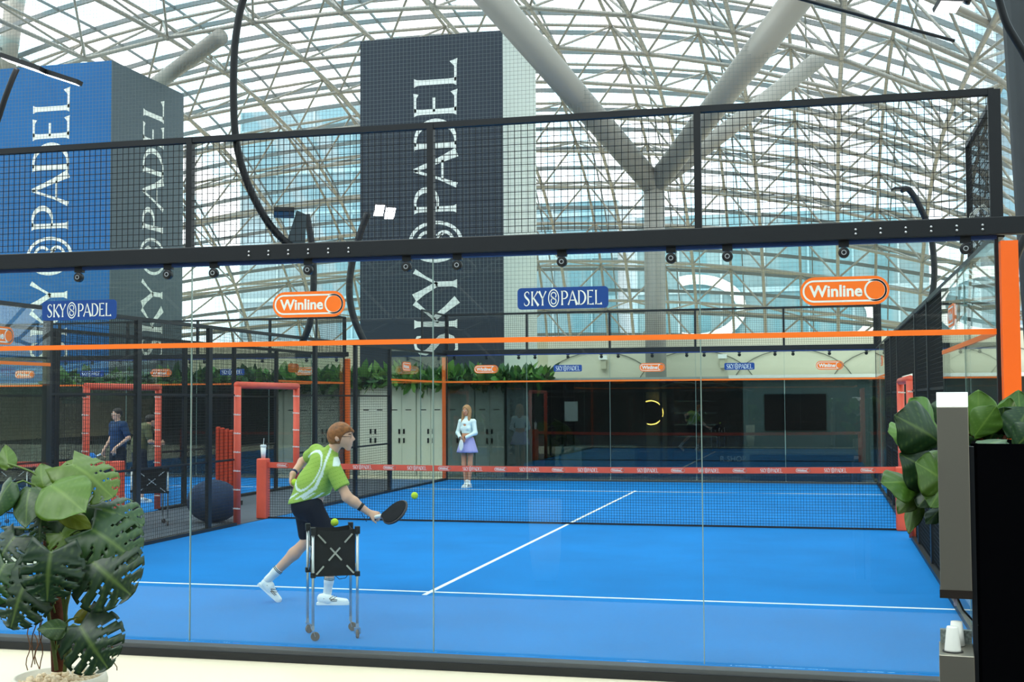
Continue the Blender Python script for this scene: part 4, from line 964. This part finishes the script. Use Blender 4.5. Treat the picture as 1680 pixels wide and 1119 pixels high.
# hair
grow('hair', [ell(J(557, 707, 0), (.112, .092, .098), .02, .25), ell(J(552, 714, 0), (.092, .088, .10), .03), cone(J(572, 702, -.03), J(578, 706, .0), .03, .02, .03)], HAIR_R, pl_, .008,
     cuts=[], sub=[ell(J(574.5, 724, 0), (.082, .2, .098), .01, .12), ell(J(552, 742, 0), (.09, .2, .095), .01), ell(J(556, 720, -.09), (.014, .03, .022), .01)])
for sg in (-1, 1):
    MB().tube([J(554, 714, .082*sg), J(566, 714, .08*sg), J(576, 714, .058*sg)], .0025, 6).tube([J(576, 714, .058*sg)+np.array([.03*math.cos(t)*.25, -.022*sg+.022*math.cos(t)*sg, .018*math.sin(t)]) for t in np.linspace(0, 6.28, 14)], .0022, 5).build('spectacles', BLKB, pl_)
    MB().sphere(J(574, 714, .034*sg), .011, 8).build('eye', EYEW, pl_, smooth=True); MB().sphere(J(575.2, 714.2, .036*sg), .0058, 6).build('iris', IRIS, pl_, smooth=True)
    MB().tube([J(573, 710.5, .055*sg), J(577, 709.5, .03*sg), J(577, 710.5, .015*sg)], .0035, 5).build('eyebrow', BROW, pl_)
# shirt, printed with pale curved bands
def shirt_paint(v):
    px, py = 548+v[0]*175, 990-v[2]*175; g = lin((158, 188, 80)); w = lin((226, 238, 232)); g2 = lin((138, 172, 62))
    th = math.radians(62); dx, dy = px-508, py-770; a = dx*math.cos(th)-dy*math.sin(th); b = dx*math.sin(th)+dy*math.cos(th)
    c = g if (math.sin(px*.35+py*.9) < .93) else g2
    if v[1] > .17: return c
    q = math.hypot(a/36., b/18.)
    if .90 < q < 1.03 and (b > 0 or a > 14 or a < -24): c = w
    for x0, y0, x1, y1, wd2 in ((543, 735, 531, 775, 2.0), (531, 775, 521, 797, 2.6), (521, 797, 500, 812, 3.0)):
        t = max(0, min(1, ((px-x0)*(x1-x0)+(py-y0)*(y1-y0))/((x1-x0)**2+(y1-y0)**2))); 
        if math.hypot(px-x0-(x1-x0)*t, py-y0-(y1-y0)*t) < wd2: c = w
    if 549 < px < 560 and 747 < py < 762 and (py-747) > (560-px)*.1 and (px-549)*1.4 < 30-(762-py)*.6 and v[1] < .05: c = w
    if py > 806 and ((px*1.0+py*1.6) % 14) < 5 and py < 817: c = w
    return c
slR = shR+(elR-shR)*.66; slL = shL+(elL-shL)*.55
dR = (elR-shR)/np.linalg.norm(elR-shR); dL = (elL-shL)/np.linalg.norm(elL-shL)
tors = [cone(J(499, 828, 0), J(514, 795, 0), .158, .15, .09), cone(J(514, 795, 0), J(531, 762, .02), .15, .148, .09), cone(shL, shR, .08, .08, .07), cone(J(536, 748, .03), J(543, 738, .02), .085, .068, .03)]
grow('shirt', tors, PAINT, pl_, .008, cuts=[(J(499, 820, 0), np.array([.22, 0, -.97]))], sub=[cone(nk+np.array([.03, 0, .025]), hd, .05, .07, .01)], paint=shirt_paint)
grow('sleeve', [cone(shR, slR, .078, .078, .03)], PAINT, pl_, .008, cuts=[(slR, dR)], paint=shirt_paint)
grow('sleeve', [cone(shL, slL, .074, .07, .03)], PAINT, pl_, .008, cuts=[(slL, dL)], paint=shirt_paint)
tR = (kneR-hipR)/np.linalg.norm(kneR-hipR); tL = (kneL-hipL)/np.linalg.norm(kneL-hipL)
grow('shorts', [cone(J(502, 828, 0), J(507, 814, 0), .15, .13, .05), cone(hipR, hipR+(kneR-hipR)*.86, .11, .088, .04), cone(hipL, hipL+(kneL-hipL)*.80, .105, .082, .04)], mat('navy_shorts', (14, 21, 36), .9, spec=.2), pl_, .009,
     cuts=[], sub=[cone(kneR, kneR+tR*.12, .14, .1, .01), cone(kneL+tL*.10, kneL+tL*.2, .13, .1, .01)])
for kn, an in ((kneR, ankR), (kneL, ankL)):
    d = (an-kn)/np.linalg.norm(an-kn); a = an-d*.13
    sk = grow('sock', [cone(a, a+d*.05, .047, .043, .02), cone(a+d*.05, an+d*.03, .043, .041, .02)], SOCK, pl_, .008, cuts=[(a, -d)])
    for o_ in (.012, .026):
        e1 = np.cross(d, (0, 1, 0)); e1 /= np.linalg.norm(e1); e2 = np.cross(d, e1)
        MB().tube([a+d*o_+(e1*math.cos(t)+e2*math.sin(t))*.0475 for t in np.linspace(0, 6.283, 25)], .0034, 5).build('black_stripe', BLKB, sk)
shoe(pl_, J(523, 990, -.07), J(575, 990, -.08), (0, 0, 1))
hL, tL_ = J(419, 958, .1), J(450, 989, .1); dd_ = (tL_-hL)/np.linalg.norm(tL_-hL); shoe(pl_, hL+np.array([-.0, 0, -.02]), hL+dd_*.285, (-dd_[2], 0, dd_[0]))
for (c, d, r_, nm, mm) in ((elR+(wrR-elR)*.62, (wrR-elR), .041, 'wristband', BLKB), (wrL+(elL-wrL)*.12, (wrL-elL), .034, 'wristband', mat('blue_band', (30, 40, 90), .7))):
    d = np.array(d)/np.linalg.norm(d); e1 = np.cross(d, (0, 1, 0)); e1 /= np.linalg.norm(e1); e2 = np.cross(d, e1)
    m = MB(); n_ = 20
    for o_ in (-.014, .014): m.v += [tuple(c+d*o_+(e1*math.cos(t)+e2*math.sin(t))*r_) for t in np.linspace(0, 2*math.pi, n_, endpoint=False)]
    m.f = [(i, (i+1) % n_, n_+(i+1) % n_, n_+i) for i in range(n_)]; w_ = m.build(nm, mm, pl_, smooth=True); sd = w_.modifiers.new('t', 'SOLIDIFY'); sd.thickness = .004
RZ = Matrix.Rotation(-YAW, 3, 'Z'); PO = Vector((4.32, 2.19, 0))
def pw(v): return tuple(RZ @ Vector(v)+PO)
# racket
a1 = np.array([.747, -.60, .205]); a1 /= np.linalg.norm(a1); a2 = np.array([.3, .6, .72]); a2 -= a1*(a2 @ a1); a2 /= np.linalg.norm(a2); a3 = np.cross(a1, a2)
H0 = J(614, 847, -.125); rk = thing('padel_racket', 'black padel racket with white grip in the hand of the green-shirted player', 'racket', pw(H0), -YAW)
L0 = lambda u, v, w=0: tuple(a1*u+a2*v+a3*w)
MB().tube([L0(-.015, 0), L0(.13, 0)], .0155, 12).build('grip', WHITE, rk, smooth=True); MB().tube([L0(-.02, 0), L0(-.012, 0)], .018, 12).build('end_cap', BLKB, rk)
out = [(.30+.135*math.cos(t), .125*math.sin(t)*(1-.10*math.cos(t+math.pi))) for t in np.linspace(-math.pi+.5, math.pi-.5, 40)]
ol = [(.13, -.014)]+out+[(.13, .014)]
m = MB(); n = len(ol); m.raw([L0(u, v, -.018) for u, v in ol]+[L0(u, v, .018) for u, v in ol], [tuple(reversed(range(n))), tuple(range(n, 2*n))]+[(i, (i+1) % n, n+(i+1) % n, n+i) for i in range(n)])
fc = m.build('face', mat('racket_black', (12, 12, 20), .6, noise=.5, nscale=14, spec=.12), rk, bevel=.006)
MB().tube([L0(u, v) for u, v in ol], .0125, 8).build('frame', mat('racket_frame', (58, 50, 52), .45), rk, smooth=True)
m = MB()
for i in range(-4, 5):
    for j in range(-4, 5):
        if i*i+j*j < 17:
            for sg in (-1, 1): m.poly([L0(.30+.022*i+.005*math.cos(t), .022*j+.005*math.sin(t), sg*.0186) for t in np.linspace(0, 6.283, 9)[:-1]])
m.build('hole_pattern', mat('hole_dark', (6, 6, 8), .9), fc)
MB().tube([L0(-.02, 0), L0(-.05, .03, .02), tuple(np.array(L0(-.07, .03))+np.array([-.02, 0, -.05])), tuple(J(596, 838, -.16)-H0)], .003, 6).build('safety_cord', BLKB, rk, smooth=True)
o = MB().sphere((0, 0, 0), .033, 14).build('tennis_ball', BALL, smooth=True); o.location = pw(J(684.5, 810, -.22)); tag(o, 'yellow ball in the air just above the player racket', 'ball')
o = MB().sphere((0, 0, 0), .033, 14).build('tennis_ball', BALL, smooth=True); o.location = pw(J(479, 791, .10)); tag(o, 'yellow ball held in the left hand of the green-shirted player', 'ball')

# --- the woman at the far end
wm = thing('person', 'woman in white long-sleeved crop top and lilac skirt standing at the far end', 'person', (1.23, 17.53, 0), -.26)
V3 = lambda *a: np.array(a, float)
def legs(h, kn, an, rt=.075): return [cone(h, kn, rt, .052), cone(kn, kn+(an-kn)*.3, .05, .053), cone(kn+(an-kn)*.3, an, .053, .033)]
def face(parent, c, s=1., hair=None, lips=LIP):
    for sg in (-1, 1):
        MB().sphere((c[0]+.032*sg*s, c[1]-.078*s, c[2]+.012*s), .011*s, 8).build('eye', EYEW, parent, smooth=True); MB().sphere((c[0]+.032*sg*s, c[1]-.085*s, c[2]+.012*s), .006*s, 6).build('iris', IRIS, parent, smooth=True)
        MB().tube([(c[0]+.018*sg*s, c[1]-.092*s, c[2]+.034*s), (c[0]+.05*sg*s, c[1]-.082*s, c[2]+.034*s)], .004*s, 5).build('eyebrow', BROW, parent)
    MB().tube([(c[0]-.024*s, c[1]-.082*s, c[2]-.058*s), (c[0], c[1]-.092*s, c[2]-.058*s), (c[0]+.024*s, c[1]-.082*s, c[2]-.058*s)], .006*s, 6).build('lips', lips, parent, smooth=True)
def headp(c, s=1.): return [ell(c+V3(0, .01, .02)*s, (.074*s, .092*s, .098*s), .02), cone(c+V3(0, -.025, -.03)*s, c+V3(0, -.045, -.082)*s, .056*s, .03*s, .03), cone(c+V3(0, -.09, .005)*s, c+V3(0, -.10, -.025)*s, .008*s, .013*s, .01), ell(c+V3(.075, .01, -.01)*s, (.011*s, .02*s, .028*s), .008), ell(c+V3(-.075, .01, -.01)*s, (.011*s, .02*s, .028*s), .008)]
hc = V3(-.01, -.02, 1.68)
hipa, hipb = V3(-.085, 0, .95), V3(.085, 0, .95); kna, knb = V3(-.075, -.02, .52), V3(.07, .0, .52); ana, anb = V3(-.035, 0, .09), V3(.045, -.01, .09)
wra, wrb = V3(-.055, -.20, 1.09), V3(.06, -.19, 1.10); ela, elb = V3(-.225, -.03, 1.2), V3(.225, -.03, 1.2); sha, shb = V3(-.165, 0, 1.45), V3(.165, 0, 1.45)
wb_ = legs(hipa, kna, ana)+legs(hipb, knb, anb)+[cone(V3(0, 0, .98), V3(0, 0, 1.12), .13, .105, .06), cone(V3(0, 0, 1.12), V3(0, 0, 1.38), .105, .115, .06), cone(sha, shb, .045, .045, .05), cone(V3(0, .01, 1.48), V3(0, 0, 1.6), .045, .045, .02),
      cone(sha, ela, .042, .034), cone(ela, wra, .034, .024), cone(shb, elb, .042, .034), cone(elb, wrb, .034, .024)]+headp(hc)
wb_ += hand(wra, (.7, -.2, -.6), (-.4, -.9, .1), L=.15, curl=.4, side=1)+hand(wrb, (-.6, -.2, -.7), (.4, -.9, .1), L=.15, curl=.4, side=-1)
grow('body', wb_, SKIN2, wm, .009); face(wm, hc)
grow('hair', [ell(hc+V3(0, .02, .035), (.093, .108, .106), .02), cone(hc+V3(-.075, .02, -.02), hc+V3(-.085, -.03, -.24), .045, .03, .03), cone(hc+V3(.075, .02, -.02), hc+V3(.085, -.03, -.24), .045, .03, .03), cone(hc+V3(0, .06, 0), hc+V3(0, .07, -.24), .08, .06, .03)], HAIR_B, wm, .009,
     sub=[ell(hc+V3(0, -.13, -.03), (.068, .14, .108), .01)])
grow('crop_top', [cone(V3(0, 0, 1.20), V3(0, 0, 1.38), .122, .13, .05), ell(V3(-.062, -.075, 1.30), (.065, .055, .06), .03), ell(V3(.062, -.075, 1.30), (.065, .055, .06), .03), cone(sha, shb, .058, .058, .05), cone(V3(0, .01, 1.46), V3(0, 0, 1.54), .06, .056, .03)],
     mat('white_knit', (226, 240, 238), .8), wm, .009, cuts=[(V3(0, 0, 1.19), V3(0, 0, -1))], sub=[ell(V3(0, -.15, 1.375), (.045, .07, .03), .01)])
for a_, b_, c_ in ((sha, ela, wra), (shb, elb, wrb)): grow('sleeve', [cone(a_, b_, .054, .046), cone(b_, c_-(c_-b_)*.06, .046, .034)], mat('white_knit', (226, 240, 238), .8), wm, .009)
def skirt(parent, z0, z1, r0, r1, m, n=48):
    b = MB(); V = []
    for i in range(9):
        t = i/8; r = r0+(r1-r0)*t**.8
        for k in range(n):
            a = 2*math.pi*k/n; w = 1+.05*t*math.sin(a*12); V.append((r*w*math.cos(a), r*w*.78*math.sin(a), z0+(z1-z0)*t))
    b.raw(V, [(i*n+k, i*n+(k+1) % n, (i+1)*n+(k+1) % n, (i+1)*n+k) for i in range(8) for k in range(n)]); o = b.build('skirt', m, parent, smooth=True); sd = o.modifiers.new('t', 'SOLIDIFY'); sd.thickness = .006
skirt(wm, 1.10, .77, .135, .24, mat('lilac_skirt', (176, 168, 220), .8))
for a, kk in ((ana, kna), (anb, knb)):
    grow('sock', [cone(a+V3(0, 0, .07), a+V3(0, 0, 0), .04, .04, .01)], SOCK, wm, .009); shoe(wm, a+V3(0, .07, -.09), a+V3(.0, -.17, -.09), (0, 0, 1))
b = MB(); ov = [(.05*math.sin(t)*1.0, .12*math.cos(t)) for t in np.linspace(0, 6.283, 25)[:-1]]
wr_ = thing('padel_racket', 'white racket cover hanging in front of the lilac skirt from the woman hands', 'racket', tuple(Matrix.Rotation(-.26, 3, 'Z') @ Vector((.01, -.27, 1.0))+Vector((1.23, 17.53, 0))), -.26)
MB().plate([(x, y-.06) for x, y in ov], (0, .01, 0), (1, 0, 0), (0, 0, 1), .03).build('face', WHITE, wr_, bevel=.008); MB().tube([(0, 0, .04), (0, .02, .12)], .014, 10).build('grip', mat('lid_grey2', (120, 124, 128), .6), wr_)
for sgn, w_ in ((-1, wra), (1, wrb)): MB().lathe([(.034, -.012), (.037, -.012), (.037, .012), (.034, .012), (.034, -.012)], tuple(w_), n=16, axis='x', cap=False).build('black_cuff', BLKB, wm)

# --- two men on the neighbouring court
def man(label, loc, rz, shirt, shortc, J_, hair, lean=0.):
    r = thing('person', label, 'person', loc, rz); j = J_
    b = legs(j['hipa'], j['kna'], j['ana'], .085)+legs(j['hipb'], j['knb'], j['anb'], .085)+[cone(j['pel'], j['wst'], .14, .13, .06), cone(j['wst'], j['cst'], .13, .14, .06), cone(j['sha'], j['shb'], .055, .055, .05), cone(j['nk'], j['hd']-V3(0, 0, .05), .055, .052, .02)]
    for s in 'ab': b += [cone(j['sh'+s], j['el'+s], .048, .04), cone(j['el'+s], j['wr'+s], .04, .028)]
    b += headp(j['hd'], 1.03)+hand(j['wra'], j.get('hda', (0, -.1, -1)), (-1, -.2, 0), curl=.5, side=1)+hand(j['wrb'], j.get('hdb', (0, -.1, -1)), (1, -.2, 0), curl=.5, side=-1)
    grow('body', b, SKIN, r, .011); face(r, j['hd'], 1.03)
    grow('hair', [ell(j['hd']+V3(0, .025, .04), (.088, .105, .09), .02)], hair, r, .011, sub=[ell(j['hd']+V3(0, -.11, -.03), (.08, .10, .095), .01)])
    c = [cone(j['pel'], j['wst'], .155, .15, .06), cone(j['wst'], j['cst'], .15, .158, .06), cone(j['sha'], j['shb'], .075, .075, .06), cone(j['nk']-V3(0, 0, .05), j['nk'], .08, .065, .02)]
    for s in 'ab': c.append(cone(j['sh'+s], j['sh'+s]+(j['el'+s]-j['sh'+s])*.7, .07, .066, .03))
    grow('shirt', c, shirt, r, .011, cuts=[(j['pel']-V3(0, 0, .02), V3(0, 0, -1))])
    grow('shorts', [cone(j['pel'], j['pel']+V3(0, 0, .05), .148, .14, .04), cone(j['hipa'], j['hipa']+(j['kna']-j['hipa'])*.8, .11, .095, .03), cone(j['hipb'], j['hipb']+(j['knb']-j['hipb'])*.8, .11, .095, .03)], shortc, r, .011)
    for a in (j['ana'], j['anb']): shoe(r, a+V3(0, .07, -.09), a+V3(0, -.2, -.09), (0, 0, 1))
    return r
NAVY = mat('navy_polo', (24, 54, 92), .85); OLIVE = mat('olive_tee', (98, 98, 66), .85); DARKS = mat('dark_shorts', (22, 26, 40), .85)
base = dict(hipa=V3(-.1, 0, .93), hipb=V3(.1, 0, .93), kna=V3(-.13, -.03, .5), knb=V3(.13, -.02, .5), ana=V3(-.15, 0, .09), anb=V3(.15, 0, .09), pel=V3(0, 0, .97), wst=V3(0, 0, 1.12), cst=V3(0, 0, 1.34), sha=V3(-.19, 0, 1.46), shb=V3(.19, 0, 1.46), nk=V3(0, 0, 1.5), hd=V3(-.02, -.03, 1.67),
            ela=V3(-.27, .02, 1.2), wra=V3(-.28, -.14, .96), elb=V3(.30, .04, 1.2), wrb=V3(.14, -.16, 1.0))
p0 = at(194, 700, d=25.0)
man('man in navy polo shirt holding a blue racket on the neighbouring court', (p0[0], p0[1], 0), -.45, NAVY, DARKS, base, HAIR_D)
q0 = V3(p0[0], p0[1], 0); RZ2 = Matrix.Rotation(-.45, 3, 'Z')
rr = thing('padel_racket', 'blue and white padel racket held low by the man in navy polo', 'racket', tuple(RZ2 @ Vector((-.30, -.2, .88))+Vector(q0)), -.45)
MB().tube([(0, 0, 0), (-.08, -.03, -.04)], .016, 10).build('grip', WHITE, rr); MB().plate([(.13*math.cos(t), .12*math.sin(t)) for t in np.linspace(0, 6.283, 25)[:-1]], (-.20, -.08, -.08), (.9, .3, .2), (-.1, -.2, .9), .03).build('face', mat('blue_racket', (60, 130, 200), .4), rr, bevel=.006)
j2 = dict(base); j2.update(cst=V3(0, -.06, 1.33), sha=V3(-.19, -.08, 1.43), shb=V3(.19, -.08, 1.43), nk=V3(0, -.12, 1.46), hd=V3(0, -.24, 1.55), ela=V3(-.25, -.12, 1.16), wra=V3(-.15, -.34, 1.12), elb=V3(.25, -.12, 1.16), wrb=V3(.15, -.34, 1.12), hda=(.2, -1, 0), hdb=(-.2, -1, 0))
p0 = at(229, 700, d=24.0)
man('man in olive green shirt with his back turned, leaning forward on the neighbouring court', (p0[0], p0[1], 0), math.pi-.7, OLIVE, DARKS, j2, HAIR_D)

# fine ball-stop netting under the roof
NC = mat('grey_net_cord', (104, 112, 112), .8)
m = MB(); x = -17.
while x < 13: m.bar((x, 20.9, 4.0), (x, 20.9, 13.3), .0045, .0045); x += .1
z = 4.0
while z < 13.3: m.bar((-17, 20.9, z), (13, 20.9, z), .0045, .0045); z += .1
o = m.build('ball_stop_netting', NC); tag(o, 'fine grey netting hung above the far court walls', 'netting')
